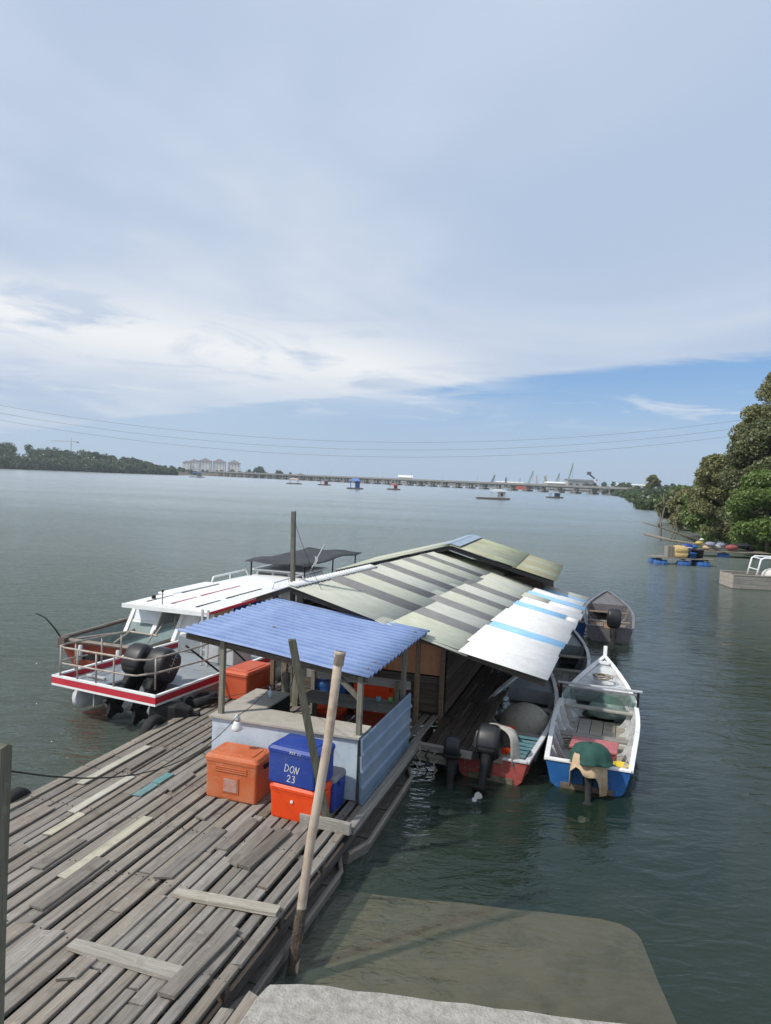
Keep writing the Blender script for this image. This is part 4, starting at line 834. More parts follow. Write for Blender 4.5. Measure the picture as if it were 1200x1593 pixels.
MB().box((0, 0, .19), (.78, .52, .38)).build('body', REDBOX, bx, bevel=.02); MB().box((0, 0, .41), (.82, .56, .055)).build('lid', mat('pink_red_lid', (.36, .10, .10), (.42, .14, .14), 3, rough=.5, bump=.03), bx, bevel=.015)
yb = empty('yellow_bucket', 'yellow plastic bucket beside the red chest in the white boat', 'bucket', *in_boat(BL, .52, .55, .06)); MB().lathe([(0, 0), (.11, 0), (.145, .27), (.15, .27), (.15, .285), (.135, .285), (.105, .02), (0, .02)], 16).build('bucket', YELLOWP, yb, True); MB().tube([(-.145, 0, .27), (-.1, 0, .39), (0, 0, .43), (.1, 0, .39), (.145, 0, .27)], .006, 5).build('handle', STEEL, yb)
def heap(name, m, label, x, y, z, r, seed, cat, yaw=0, n=22, mm=9, jit=.05):
    random.seed(seed); mb = MB(); rings = []
    for i in range(mm):
        t = (i+.02)/mm*math.pi/2; rings.append([Vector((r[0]*math.cos(t)*math.cos(2*math.pi*k/n)*(1+random.uniform(-jit, jit)), r[1]*math.cos(t)*math.sin(2*math.pi*k/n)*(1+random.uniform(-jit, jit)), r[2]*math.sin(t)+random.uniform(-jit, jit)*.3*r[2])) for k in range(n)])
    mb.loft(rings); return lone(mb, name, m, label, cat, x, y, z, yaw, smooth=True)
heap('net_heap', NETGREEN, 'pale green net heaped in the white boat behind its screen', *in_boat(BL, .18, 4.1, .12), (.42, .35, .42), 4, 'net')
# red transom boat
RD = (-1.80, 12.35, -3)
sampan('fishing_boat', 'grey open boat with worn red transom beside the shed walkway', *RD, 5.9, 1.45, REDWORN, GREYHULL, WWORN, .40, .60, ribs=4, boot=SLIME)
motor, _ = outboard('black outboard motor tilted up on the worn red transom', *in_boat(RD, -.05, -.06, .38), -3, 40, 1.0)
drape('cloth_cover', GREYCLOTH, 'grey canvas pulled over the motor on the red transom', *in_boat(RD, .06, .18, .62), -10, .36, .30, .26, .30, 9, lo=-.10, hi=.62)
heap('net_heap', NETM, 'big pale fishing net heap in the boat with the red transom', *in_boat(RD, .12, 2.75, .06), (.56, .66, .52), 5, 'net', jit=.035)
fl = empty('float_string', 'string of pale net floats beside the big net heap', 'floats', *in_boat(RD, -.48, 3.1, .22)); random.seed(3)
for k in range(20): MB().ball((random.uniform(-.13, .16), random.uniform(-.42, .42), random.uniform(.0, .24)), (.062, .085, .06), 8, 6).build('float', FOAMF, fl, True)
ob = empty('orange_bin', 'orange plastic bin in the boat with the red transom', 'bin', *in_boat(RD, -.08, 1.35, .06), 4); q = MB(); q.loft([q.rrect(0, 0, zz, .22*k, .2*k, .03, 3) for zz, k in ((0, .9), (.36, 1.0), (.37, 1.06), (.40, 1.06), (.40, .98), (.05, .88))]); q.build('body', ORHOT, ob)
cr = empty('plastic_crate', 'teal slatted crate in the boat with the red transom', 'crate', *in_boat(RD, .38, 1.25, .06), -3)
for k in range(4):
    for s in (-1, 1): MB().box((0, s*.19, .05+.075*k), (.46, .014, .045)).build('slat', TEALP, cr); MB().box((s*.23, 0, .05+.075*k), (.014, .38, .045)).build('slat', TEALP, cr)
MB().box((0, 0, .015), (.46, .38, .02)).build('base', TEALP, cr)
for sx in (-1, 1):
    for sy in (-1, 1): MB().box((sx*.226, sy*.186, .16), (.026, .026, .32)).build('corner', TEALP, cr)
# clutter on the boats and at the walkway end
def coil(lab, x, y, z, R0, m, seed, turns=4, name='rope_coil'):
    rn = random.Random(seed); P = []
    for k in range(turns*14): a = 2*math.pi*k/14; q = R0*(1+.16*math.sin(a*1.7+seed)+rn.uniform(-.05, .05)); P.append((q*math.cos(a), q*.85*math.sin(a), .015+.022*k/14+rn.uniform(0, .012)))
    lone(MB().tube(P, .013, 5), name, m, lab, 'rope', x, y, z)
coil('loose rope coil on the foredeck of the white boat', *in_boat(BL, .02, 4.75, .72), .2, ROPE, 1)
coil('pale rope coil on the floor of the white boat', *in_boat(BL, -.35, 1.9, .07), .22, ROPE, 2)
coil('rope coil at the motor of the boat with the red transom', *in_boat(RD, -.4, .5, .10), .2, ROPE, 3)
ft = empty('fuel_tank', 'red portable fuel tank beside the motor of the white boat', 'fuel tank', *in_boat(BL, -.42, .5, .06), 10)
q = MB(); q.loft([q.rrect(0, 0, zz, .2*k, .14*k, .05, 3) for zz, k in ((0, .9), (.03, 1), (.17, 1), (.2, .85))]); q.build('body', REDBOX, ft); MB().lathe([(.035, .2), (.035, .235), (0, .235)], 10, (.08, 0, 0)).build('cap', BLACKM, ft); MB().tube([(-.1, 0, .2), (-.1, 0, .25), (.0, 0, .25), (.0, 0, .2)], .012, 6).build('handle', BLACKM, ft)
cable('fuel_hose', [((*in_boat(BL, -.36, .45, .3),), (*in_boat(BL, 0, .05, .5),), .18)], .009, 'black fuel hose between the fuel tank and the covered motor', cat='hose')
for k, (a_, b_, sg, lab) in enumerate((((-2.35, 12.2, .46), in_boat(RD, -.55, .1, .42), .12, 'pale mooring rope from the walkway to the boat with the red transom'), ((-2.25, 12.3, .46), in_boat(RD, -.45, .05, .42), .2, 'second slack mooring rope beside the pale mooring rope'), ((-2.1, 14.2, .5), in_boat(BL, -.72, 2.0, .5), .35, 'slack mooring rope to the white boat'))):
    cable('mooring_rope', [(a_, b_, sg)], .012, lab, ROPE, cat='rope')
outboard('old black outboard motor hung at the walkway end', -2.42, 12.02, .42, 8, 12, .95, bare=True)
for k, (x_, y_) in enumerate(((-3.0, 12.05), (-2.85, 12.02), (-2.7, 12.06))):
    P = [(x_+.03*math.sin(j*2.1+k), y_-.04+.03*math.cos(j*1.7+k), .5-.06*j) for j in range(9)]; o0 = W(*P[0]); o = MB().tube([W(*p)-o0 for p in P], .014, 5).build('hanging_rope', ROPE if k != 1 else CABLE); o.location = o0
    tag(o, ('frayed pale rope hanging nearest the cladding at the walkway end', 'black rope hanging between two pale ropes at the walkway end', 'frayed pale rope hanging nearest the old motor at the walkway end')[k], 'rope')
# the others
B3 = (-.92, 17.4, 2)
sampan('fishing_boat', 'dark red open boat with white gunwale half under the white eave', *B3, 5.4, 1.15, REDHULL, GREYHULL, WWORN, .55, .40, stem=False, ribs=4)
G1 = (.05, 25.2, 1.5)
sampan('fishing_boat', 'dark grey timber boat moored beyond the white eave', *G1, 6.2, 1.75, DGREYB, DGREYB, mat('slate_gunwale', (.13, .135, .15), (.19, .195, .21), 4, rough=.7, bump=.1), .50, .55, stem=False, ribs=5, boards=BROWNW); MB()
outboard('outboard motor with black and white cowl on the grey timber boat', *in_boat(G1, .12, -.08, .50), 1.5, 14, 1.15, stripe=WHITEP, prop=WHITEP)
G2 = (-1.22, 25.6, 4)
sampan('fishing_boat', 'small dark boat with blue stern between the shed and the grey boat', *G2, 5.0, 1.2, BLUEHULL, DGREYB, DGREYB, .48, .45, stem=False, ribs=3, boards=DARKX)
outboard('small black outboard motor on the blue sterned boat', *in_boat(G2, .1, -.06, .5), 4, 10, .95)

# ------------------------------------------------------------------ twin engine boat alongside the jetty
TY = -7
TW = empty('twin_engine_boat', 'grey decked boat with crimson stripe and twin black motors', 'boat', -9.22, 11.6, 0, TY)
Lb, hw = 6.6, 1.32
def twsec(t, o=0, ztop=.92):
    y = Lb*t; b = (hw-o)*(1-max(0, (t-.6)/.4)**2.4*.85); return b, y
h = MB(); ts = np.linspace(0, 1, 10); rings = []
for t in ts: b, y = twsec(t); y = y*.84+1.1; rings.append([Vector((-b*.98, y, .74)), Vector((-b*.9, y, .2)), Vector((-b*.6, y, -.25)), Vector((b*.6, y, -.25)), Vector((b*.9, y, .2)), Vector((b*.98, y, .74))])
h.loft(rings, False, False, False); h.add(rings[0], [(0, 1, 2, 3, 4, 5)]); h.build('hull', LGREY, TW)
sides = MB(); prof = [[], []]
def band(name, m, z0, z1, off):
    for s in (-1, 1):
        bd = MB(); rg = []
        for t in ts: b, y = twsec(t); rg.append([Vector((s*(b+off), y, z0)), Vector((s*(b+off), y, z1)), Vector((s*(b-.05), y, z1)), Vector((s*(b-.05), y, z0))])
        bd.loft(rg); bd.build(name, m, TW)
    MB().box((0, -.012-off+.02, (z0+z1)/2), (2*(hw+off)+.002, .06+off, z1-z0)).build(name, m, TW)
band('sheer_strip', WPAINT, .722, .762, .012); band('crimson_stripe', REDSTR, .764, .888, .010); band('gunwale', WPAINT, .89, .925, .014)
dk = MB(); dk.add([Vector((-hw+.06, .04, .80)), Vector((hw-.06, .04, .80)), Vector((hw-.06, 3.9, .80)), Vector((-hw+.06, 3.9, .80))], [(0, 1, 2, 3)])
mm = MB(); 
# deck leaves a motor well open at the stern
for (x0, x1, y0, y1) in ((-hw+.05, -.30, .05, 1.05), (-hw+.05, hw-.05, 1.08, 2.2), (-hw+.05, hw-.05, 2.23, 3.4), (-hw+.05, hw-.05, 3.43, 4.6), (1.02, hw-.05, .05, 1.05)):
    MB().box(((x0+x1)/2, (y0+y1)/2, .76), (x1-x0, y1-y0, .05)).build('deck_plate', GREYHULL, TW, bevel=.008)
MB().box((.36, 1.06, .55), (1.34, .05, .42)).build('well_bulkhead', GREYHULL, TW); MB().box((-.29, .55, .60), (.03, 1.0, .34)).build('well_side', GREYHULL, TW)
MB().box((-.75, .55, .83), (.5, .06, .05)).build('deck_cleat', LGREY, TW, bevel=.01)
MB().box((.55, 3.2, 1.0), (.8, .7, .42)).build('engine_box', LGREY, TW, bevel=.02); MB().box((-.55, 3.6, .98), (.9, .6, .38)).build('deck_locker', GREYHULL, TW, bevel=.02)
for s in (-1, 1):   # flotation tube along the side
    MB().tube([(s*1.12, .35, .30), (s*1.16, .5, .32), (s*1.16, 3, .32), (s*1.05, 5.4, .4), (s*.5, 6.6, .6)], [.05, .2, .22, .22, .12], 12).build('side_sponson', LGREY, TW, True)
def rail(pts, r=.021, m=RUSTY, name='rail'): return MB().tube(pts, r, 8).build(name, m, TW, True)
top = [(-1.27, 1.75, 1.46), (-1.28, .30, 1.50), (-1.22, .06, 1.50), (-1.05, .0, 1.50), (.55, .0, 1.52), (.75, .04, 1.50), (.92, .25, 1.48), (1.24, 1.3, 1.58), (1.26, 2.6, 1.62)]
midr = [(-1.27, .8, 1.16), (-1.28, .28, 1.18), (-1.20, .05, 1.18), (-1.05, .0, 1.18), (.55, .0, 1.20), (.78, .05, 1.20), (1.0, .35, 1.22), (1.24, 1.5, 1.26), (1.26, 2.4, 1.3)]
rail(top); rail(midr, .019)
for x_ in (-1.2, -.72, -.2, .28): rail([(x_*.95-.0, .0, .92), (x_*.95, .0, 1.51)], .018, name='stanchion')
for y_ in (.5, 1.2): rail([(-1.28, y_, .92), (-1.28, y_, 1.49)], .018, name='stanchion')
rail([(1.0, .32, .9), (1.0, .32, 1.5)], .018, name='stanchion'); rail([(1.26, 1.95, .92), (.9, 1.3, 1.55)], .02, BLACKM, 'brace'); rail([(1.28, 2.9, .92), (1.0, 2.2, 1.62)], .02, BLACKM, 'brace')
rail([(-1.27, 1.75, .92), (-1.27, 1.75, 1.46)], .018, name='stanchion')
for (x_, y_) in ((.30, 2.55), (.46, 2.55)): MB().box((x_, y_, 1.42), (.05, .03, 1.25)).build('frame_post', LGREY, TW)
for k in range(6): MB().box((.38, 2.55, .95+.2*k), (.16, .02, .03)).build('frame_rung', LGREY, TW)
rail([(.5, 2.6, 1.62), (1.2, 4.6, 2.05)], .02, LGREY); rail([(.5, 2.6, 1.45), (1.2, 4.6, 1.85)], .016, LGREY)
for k in range(4): t = .2+.25*k; rail([(.5+.7*t, 2.6+2*t, 1.0), (.5+.7*t, 2.6+2*t, 1.66+.42*t)], .016, LGREY, 'stanchion')
def tw(x, y): a = R(TY); return -9.22+x*math.cos(a)-y*math.sin(a), 11.6+x*math.sin(a)+y*math.cos(a)
for (x_, tl, lab, lett) in ((.05, 36, 'left black motor of the pair on the crimson striped boat', 0), (.66, 33, 'right black motor of the pair on the crimson striped boat', 1)):
    mo, co = outboard(lab, *tw(x_, .84), .86, TY, tl, 1.2, group='twin motors', leg=.55, prop=BLACKM)
    MB().ball((.0, -.30, .40), (.03, .02, .025), 8, 5).build('badge', WHITEP, co, True)
    dm = MB()
    for k in range(6):  # worn upright lettering on the cowl side, unreadable strokes
        zc_ = .16+.055*k; dm.box((.199, -.13+(.02 if k % 2 else -.02), zc_), (.006, .07, .010)); dm.box((.199, -.13, zc_+.022), (.006, .012, .03))
    dm.build('decal', mat('silver_decal', (.34, .35, .37), (.4, .41, .43), 3, rough=.4, bump=0), co)
wl = writing('S', .05, .005, (0, 0, 0), (1, 0, 0), (0, 0, 1), (0, -1, 0)); wl = MB()
for k, w in enumerate((.05, .03, .05, .04, .06)): wl.box((-.92+.075*k, -.026, .815+.006*(k % 2)), (w, .003, .022))
wl.build('faded_lettering', mat('faded_white', (.62, .45, .46), (.7, .6, .6), 20, bump=0), TW)

# ------------------------------------------------------------------ wooden passenger boat with white cabin
PB = empty('passenger_boat', 'red hulled wooden passenger boat with long white cabin roof', 'boat', -11.6, 14.9, 0, -1)
hb_ = lambda t: 1.40*(.90+.10*min(1, t/.2))*(1-max(0, (t-.7)/.3)**2*.9)
Lp = 12.5; ts = np.linspace(0, 1, 13); rings = []; inn = []
for t in ts:
    b = hb_(t); y = Lp*t; zt = .82+.25*max(0, t-.6); rk = -.35 if t == 0 else 0
    rings.append([Vector((-b*1.05, y+rk, zt)), Vector((-b*.93, y+rk*.5, .35)), Vector((-b*.6, y, -.3)), Vector((b*.6, y, -.3)), Vector((b*.93, y+rk*.5, .35)), Vector((b*1.05, y+rk, zt))])
    inn.append([Vector((b*.97, y+rk+.05, zt-.01)), Vector((b*.9, y+.05, .3)), Vector((-b*.9, y+.05, .3)), Vector((-b*.97, y+rk+.05, zt-.01))])
hm = MB().loft(rings, False, False, False); hm.add(rings[0], [(0, 1, 2, 3, 4, 5)]); hm.build('hull', REDHULL, PB)
TEALG = mat('teal_grey_paint', (.17, .23, .23), (.23, .29, .285), 4, rough=.6, bump=.1, dirt=(.12, .13, .12), dscale=2.5, damt=.5)
im = MB().loft(inn, False, False, False); im.add([inn[0][0], inn[0][1], inn[0][2], inn[0][3]], [(3, 2, 1, 0)]); im.build('hull_lining', TEALG, PB)
gr = wood_mat('boat_gunwale', (.22, .18, .15), (.34, .30, .26), 1, .1)
for s in (0, 5): MB().tube([r_[s]+Vector((0, 0, .02)) for r_ in rings], .045, 6).build('gunwale', gr, PB)
MB().tube([rings[0][0]+Vector((0, 0, .02)), rings[0][5]+Vector((0, 0, .02))], .05, 6).build('stern_rail', gr, PB)
MB().box((-1.1, -.42, .78), (.2, .2, .26)).build('corner_block', DARKX, PB)
MB().tube([(-1.18, -.40, .85), (-1.35, -.45, 1.1), (-1.6, -.5, 1.35), (-1.85, -.55, 1.45)], [.022, .02, .016, .012], 6).build('tiller_rod', BLACKM, PB)
for x_ in (-.55, .55): MB().lathe([(.05, 0), (.06, .1), (.05, .36), (0, .37)], 10, (x_, -.47, .42)).build('exhaust_pipe', LGREY, PB, True)
MB().box((0, -.40, .50), (1.2, .06, .14)).build('rudder_slot', BLACKM, PB)
for (a, b) in (((-.9, -.2, .86), (-.2, .9, .9)), ((.2, -.2, .86), (-.3, 1.2, .9)), ((.9, .2, .88), (.3, 1.3, .95)), ((-.2, .9, .9), (.75, .75, .92)), ((.65, .8, .9), (.5, 1.35, 1.1))): MB().tube([a, b], .026, 6).build('awning_stay', RUSTY, PB)
zR = 1.62
CABN = set(o.name for o in PB.children)
# raked cabin front facing the stern well
for (a, b, w) in (((-.98, 1.15, .80), (-.92, 1.55, zR-.06), .10), ((-.12, 1.10, .80), (-.08, 1.50, zR-.06), .12), ((.52, 1.10, .72), (.62, 1.50, zR-.06), .10), ((1.02, 1.15, .72), (1.06, 1.55, zR-.06), .08)): MB().bar(a, b, w, .06, (0, 1, 0)).build('cabin_post', WPAINT, PB)
MB().add([(-.98, 1.16, .80), (-.10, 1.12, .80), (-.09, 1.26, 1.07), (-.95, 1.29, 1.07)], [(0, 1, 2, 3)]).build('front_panel', TEALG, PB)
MB().add([(-.95, 1.30, 1.07), (-.09, 1.27, 1.07), (-.09, 1.30, 1.13), (-.95, 1.33, 1.13)], [(0, 1, 2, 3)]).build('sill', WPAINT, PB)
MB().add([(-.92, 1.35, 1.13), (-.13, 1.32, 1.13), (-.11, 1.48, 1.53), (-.90, 1.51, 1.53)], [(0, 1, 2, 3)]).build('windscreen', SKYGLASS, PB)
MB().add([(.53, 1.13, .70), (1.0, 1.16, .70), (1.05, 1.55, 1.56), (.63, 1.51, 1.56)], [(0, 1, 2, 3)]).build('side_panel', WPAINT, PB)
for s in (-1, 1):
    MB().box((s*1.06, 4.4, .98), (.04, 5.8, .40)).build('cabin_side', WPAINT, PB)
    for k in range(7): MB().box((s*1.06, 1.6+.95*k, 1.38), (.05, .10, .44)).build('window_post', WPAINT, PB)
for k, m in ((0, TANCLOTH), (1, BLUETARP), (2, BLUETARP), (3, WWORN), (4, WWORN), (5, WWORN)): MB().box((1.045, 2.08+.95*k, 1.38), (.02, .83, .40)).build('curtain', m, PB)
MB().box((0, 7.4, 1.1), (2.1, .05, 1.0)).build('cabin_back', WPAINT, PB); MB().box((0, 4.4, .33), (2.0, 6, .05)).build('cabin_floor', DARKX, PB)
roof = MB(); rr = []
for y_, dz in ((.95, -.03), (1.05, 0), (3.2, .02), (5.4, .02), (7.6, 0)): rr.append([Vector((-1.22, y_, zR-.02+dz)), Vector((-.85, y_, zR+.045+dz)), Vector((0, y_, zR+.07+dz)), Vector((.85, y_, zR+.045+dz)), Vector((1.32, y_, zR-.02+dz)), Vector((1.32, y_, zR-.075+dz)), Vector((-1.22, y_, zR-.075+dz))])
roof.loft(rr); rf = roof.build('roof', WPAINT, PB)
MB().box((.05, .945, zR-.065), (2.58, .03, .11)).build('roof_fascia', WPAINT, rf)
MB().box((1.335, 2.5, zR-.05), (.03, 3.2, .07)).build('roof_trim', REDSTR, rf)
for (x_, y0, y1, m) in ((-.62, 1.15, 2.3, BLACKM), (-.62, 2.7, 4.6, BLACKM), (.12, 1.15, 2.3, REDSTR), (.12, 2.5, 4.6, REDSTR), (.85, 1.15, 2.3, BLACKM), (.85, 2.6, 4.6, BLACKM)):
    zz = zR+.095-(.045 if abs(x_) > .8 else .018*0); zz = zR+.07+.02-abs(x_)*.03-(.015 if y0 < 2 else 0); MB().box((x_, (y0+y1)/2, zz), (.05, y1-y0, .02)).build('roof_runner', m, rf)
MB().box((-.95, 3.6, zR+.06), (.5, 2.4, .05)).build('roof_hatch', WPAINT, rf, bevel=.01)
MB().tube([(-.05, 1.0, zR+.03), (-.05, 1.0, zR+.38)], .016, 6).build('aerial', STEEL, rf); MB().ball((-.05, 1.0, zR+.40), .035, 8, 5).build('aerial_head', BLACKM, rf, True)
MB().box((-.75, 1.6, zR+.09), (.08, .08, .10)).build('horn', BLACKM, rf)
for s in (-1, 1):
    MB().tube([(s*1.05, 4.9, zR+.04), (s*1.05, 5.0, zR+.22), (s*1.05, 7.0, zR+.24), (s*1.05, 7.2, zR+.04)], .03, 8).build('roof_rail', WPAINT, rf, True)
    MB().tube([(s*1.05, 6.0, zR+.04), (s*1.05, 6.0, zR+.23)], .022, 6).build('rail_post', WPAINT, rf)
# raised wheelhouse and charcoal awning
MB().box((0, 8.3, 1.3), (1.9, 1.5, .95)).build('wheelhouse', WPAINT, PB, bevel=.05)
for k in range(3): MB().box((-.6+.6*k, 7.545, 1.66), (.5, .02, .16)).build('wheelhouse_window', GLASS, PB)
MB().box((0, 8.3, 1.84), (2.05, 1.8, .06)).build('wheelhouse_roof', WPAINT, PB, bevel=.02)
aw = MB(); rr = []
for i in range(9):
    t = i/8; y_ = 7.1+5.2*t; sag = .03*math.sin(t*math.pi*4)+.05*t; rr.append([Vector((-1.15+2.3*k/6, y_, 2.14+sag+.035*math.sin(k*1.7+i)+(.10 if i == 7 and k == 3 else 0))) for k in range(7)])
aw.loft(rr, False, False, False); ao = aw.build('awning', AWN, PB, True); sm = ao.modifiers.new('thick', 'SOLIDIFY'); sm.thickness = .02
for (x_, y_) in ((-1.0, 7.3), (1.0, 7.3), (-1.0, 12.0), (1.0, 12.0), (1.05, 9.6), (-1.05, 9.6)): MB().tube([(x_, y_, .8), (x_, y_, 2.16)], .025, 6).build('awning_post', BLACKM, PB)
MB().box((0, 10.5, .86), (1.9, 2.8, .05)).build('foredeck', WPAINT, PB)
MB().tube([(1.05, 7.35, 1.7), (1.55, 7.6, 2.85)], .022, 6).build('signal_staff', LGREY, PB)
fm = MB(); fm.loft([[Vector((1.28+.02*math.sin(k), 7.45, 2.45-.1*k)), Vector((1.36+.03*math.sin(2*k), 7.47, 2.42-.1*k))] for k in range(4)], False, False, False); fm.build('rag', WWORN, PB)
for o in PB.children:
    if o.name not in CABN: o.location.x += .75-(.30 if o.name.split('.')[0] in ('cabin_post', 'front_panel', 'sill', 'windscreen', 'side_panel') else 0)
# plastic chair inside
CH = empty('plastic_chair', 'cream plastic chair inside the cabin doorway', 'chair', 0, 0, 0); a = R(-1)
cx, cy = -11.6+.74*math.cos(a)-2.0*math.sin(a), 14.9+.3*math.sin(a)+2.0*math.cos(a); CH.location = W(cx, cy, .56)
q = MB(); q.box((0, 0, .42), (.42, .42, .03)); q.build('seat', CREAMP, CH, bevel=.01)
for k in range(3): MB().box((-.13+.13*k, .19, .62), (.07, .025, .36)).build('back_slat', CREAMP, CH)
MB().tube([(-.2, .2, .43), (-.21, .21, .7), (-.12, .22, .82), (.12, .22, .82), (.21, .21, .7), (.2, .2, .43)], .022, 6).build('back_frame', CREAMP, CH, True)
for s in (-1, 1): MB().tube([(s*.21, .2, .62), (s*.23, .0, .64), (s*.22, -.18, .6), (s*.2, -.2, .42)], .02, 6).build('arm', CREAMP, CH, True)
for sx in (-1, 1):
    for sy in (-1, 1): MB().tube([(sx*.19, sy*.18, .42), (sx*.22, sy*.22, 0)], .02, 6).build('leg', CREAMP, CH)
# ------------------------------------------------------------------ foliage
def leaf_mesh(name, clusters, per, size, m, parent=None, flat=.35, aspect=.6):
    """clusters: list of (centre, radii); every leaf is its own small bent quad"""
    C = np.array([c for c, r in clusters], float); Rr = np.array([r if hasattr(r, '__len__') else (r, r, r) for c, r in clusters], float)
    k = len(C); N = k*per; idx = np.repeat(np.arange(k), per)
    d = RNG.normal(size=(N, 3)); d /= np.linalg.norm(d, axis=1)[:, None]; rad = RNG.random(N)**.45
    P = C[idx]+d*rad[:, None]*Rr[idx]
    n = RNG.normal(size=(N, 3))*(1-flat)+np.array([0, 0, 1.0])*flat+d*.5; n /= np.linalg.norm(n, axis=1)[:, None]
    t = np.cross(n, RNG.normal(size=(N, 3))); t /= np.linalg.norm(t, axis=1)[:, None]; b = np.cross(n, t)
    s = size*(.6+.8*RNG.random(N))[:, None]; t = t*s; b = b*s*aspect
    V = np.stack([P-t, P+b, P+t*1.0+n*s*.15, P-b], 1).reshape(-1, 3)
    me = bpy.data.meshes.new(name); me.vertices.add(4*N); me.loops.add(4*N); me.polygons.add(N)
    me.vertices.foreach_set('co', V.ravel()); me.loops.foreach_set('vertex_index', np.arange(4*N)); me.polygons.foreach_set('loop_start', np.arange(0, 4*N, 4))
    try: me.polygons.foreach_set('loop_total', np.full(N, 4))
    except Exception: pass
    me.update(calc_edges=True); me.validate(); me.materials.append(m)
    o = bpy.data.objects.new(name, me); COL.objects.link(o)
    if parent is not None: o.parent = parent
    return o
def tree(label, X, Y, h, rx, m, seed, lean=(0, 0), z0=.3, low=.15, ncl=46, per=150, size=.24, name='riverside_tree', ry=None, group='trees on the right bank'):
    rn = random.Random(seed); r = empty(name, label, 'tree', X, Y, z0, rn.uniform(0, 360), group, world=True)
    r.rotation_euler = (0, 0, 0); ry = ry or rx; tk = MB(); top = Vector((lean[0], lean[1], h*.80)); pts = [Vector((0, 0, -.8))]
    for i in range(1, 7): t = i/6; pts.append(Vector((lean[0]*t**1.3+rn.uniform(-.12, .12)*h*.1, lean[1]*t+rn.uniform(-.12, .12)*h*.1, h*.8*t)))
    r0 = h*.022+.05; tk.tube(pts, [r0*(1-.8*i/6) for i in range(7)], 8)
    cl = []
    for i in range(ncl):
        z = low+(1-low)*rn.random()**.85; prof = math.sin(math.pi*min(1, (z*.86+.14)))**.55 if z > .1 else .6
        a = rn.uniform(0, 2*math.pi); k = rn.uniform(.25, 1.0)**.6*prof
        c = Vector((lean[0]*z+rx*k*math.cos(a), lean[1]*z+ry*k*math.sin(a), h*z*.95)); rr = rn.uniform(.12, .22)*(rx+ry)/2+.3
        cl.append((c, (rr*1.15, rr*1.15, rr*.8)))
        if i % 3 == 0:
            b0 = pts[min(6, max(1, int(z*6)))]; tk.tube([b0, b0.lerp(c, .5)+Vector((0, 0, -.05*h*.2)), c], [r0*.35, r0*.2, r0*.06], 5)
    tk.build('trunk', BARK, r, True); leaf_mesh('crown', cl, per, size, m, r); return r
TREES = [  # label, X, Y, h, rx, leaf, lean, low
    ('tall olive green tree rising highest at the right picture edge', 36.3, 66, 17.2, 4.3, LEAFA, (-.5, 0), .30, 70),
    ('broad dark tree below the tall olive tree', 33.8, 64.5, 11.5, 3.6, LEAFC, (-1.0, -.4), .12, 60),
    ('bright green leafy tree at the water beside the moored barge', 32.3, 61.0, 6.8, 3.2, LEAFB, (-.6, -.5), .0, 62),
    ('olive tree leaning over the water above the laden raft', 33.4, 70, 8.6, 3.0, LEAFA, (-1.6, 0), .12, 54),
    ('bright green bush at the right picture edge behind the barge', 37.5, 59.5, 6.0, 3.2, LEAFB, (0, 0), .0, 50),
    ('olive tree filling the canopy below the tall olive tree', 35.0, 67.5, 12.8, 3.4, LEAFA, (-.6, 0), .12, 56),
    ('dark tree behind the tall olive tree', 42, 72, 13.5, 4.5, LEAFC, (0, 0), .2, 56),
    ('mid green tree on the bank behind the stranded branches', 37.5, 82, 6.4, 3.0, LEAFB, (-1.0, 0), .08, 44),
    ('low olive tree upriver of the stranded branches', 41.5, 97, 4.9, 3.2, LEAFA, (-1.2, 0), .05, 44),
    ('dark low tree upriver on the right bank', 48, 115, 5.1, 3.8, LEAFC, (-.8, 0), .05, 44),
    ('green low tree further upriver on the right bank', 59, 142, 5.6, 4.2, LEAFB, (-1.2, 0), .04, 44),
    ('dark round tree at the far bend of the right bank', 72, 172, 6.0, 4.8, LEAFC, (-1, 0), .04, 44),
    ('lone umbrella shaped tree standing above the far right bank', 106, 290, 11.0, 3.6, LEAFC, (0, 0), .62, 26),
]
for i, (lab, X, Y, h, rx, m, lean, low, ncl) in enumerate(TREES):
    tree(lab, X, Y, h, rx, m, 40+i, lean, .3, low, int(ncl*1.3), 580 if Y < 80 else (300 if Y < 110 else 140), .125 if Y < 80 else (.20 if Y < 110 else .4))
# hanging leafy fringe of mangrove at the waterline
cl = []
rn = random.Random(5)
for i in range(230):
    t = rn.random(); x0, y0 = (33.6+4.5*(1-t)+rn.uniform(-1.2, 2.6)-1.2*math.sin(t*3), 60+14*t); cl.append(((x0, y0, rn.uniform(.5, 3.6)), rn.uniform(.5, .95)))
tag(leaf_mesh('undergrowth', cl, 220, .15, LEAFB), 'leafy waterline undergrowth on the right bank', 'undergrowth', kind='stuff')
# dead branches and a fallen trunk in the shallows
def branch(lab, pts, r0, name='dead_branch', twigs=0, seed=1):
    rn = random.Random(seed); o0 = Vector(pts[0]); mb = MB(); P = [Vector(p)-o0 for p in pts]; n = len(P); mb.tube(P, [r0*(1-.7*i/(n-1)) for i in range(n)], 6)
    for k in range(twigs):
        i = rn.randrange(1, n); b = P[i]; e = b+Vector((rn.uniform(-.8, .8), rn.uniform(-.5, .5), rn.uniform(.5, 1.6))); mb.tube([b, (b+e)/2+Vector((rn.uniform(-.15, .15), 0, 0)), e], [r0*.4, r0*.25, r0*.08], 5)
    o = mb.build(name, DEADW, None, True); o.location = o0; tag(o, lab, 'branch', 'dead branches in the shallows')
branch('long dead branch pointing out over the water from the right bank', [(31.5, 72.5, .1), (29.5, 72.5, .9), (27.5, 72.8, 1.5), (25.8, 73, 1.9)], .16, twigs=3, seed=2)
branch('fallen pale trunk lying in the shallows behind the rafts', [(24.9, 69.5, .95), (27, 68.3, .5), (30, 66.5, .25), (32.5, 65, .1)], .16, 'fallen_trunk', 2, 3)
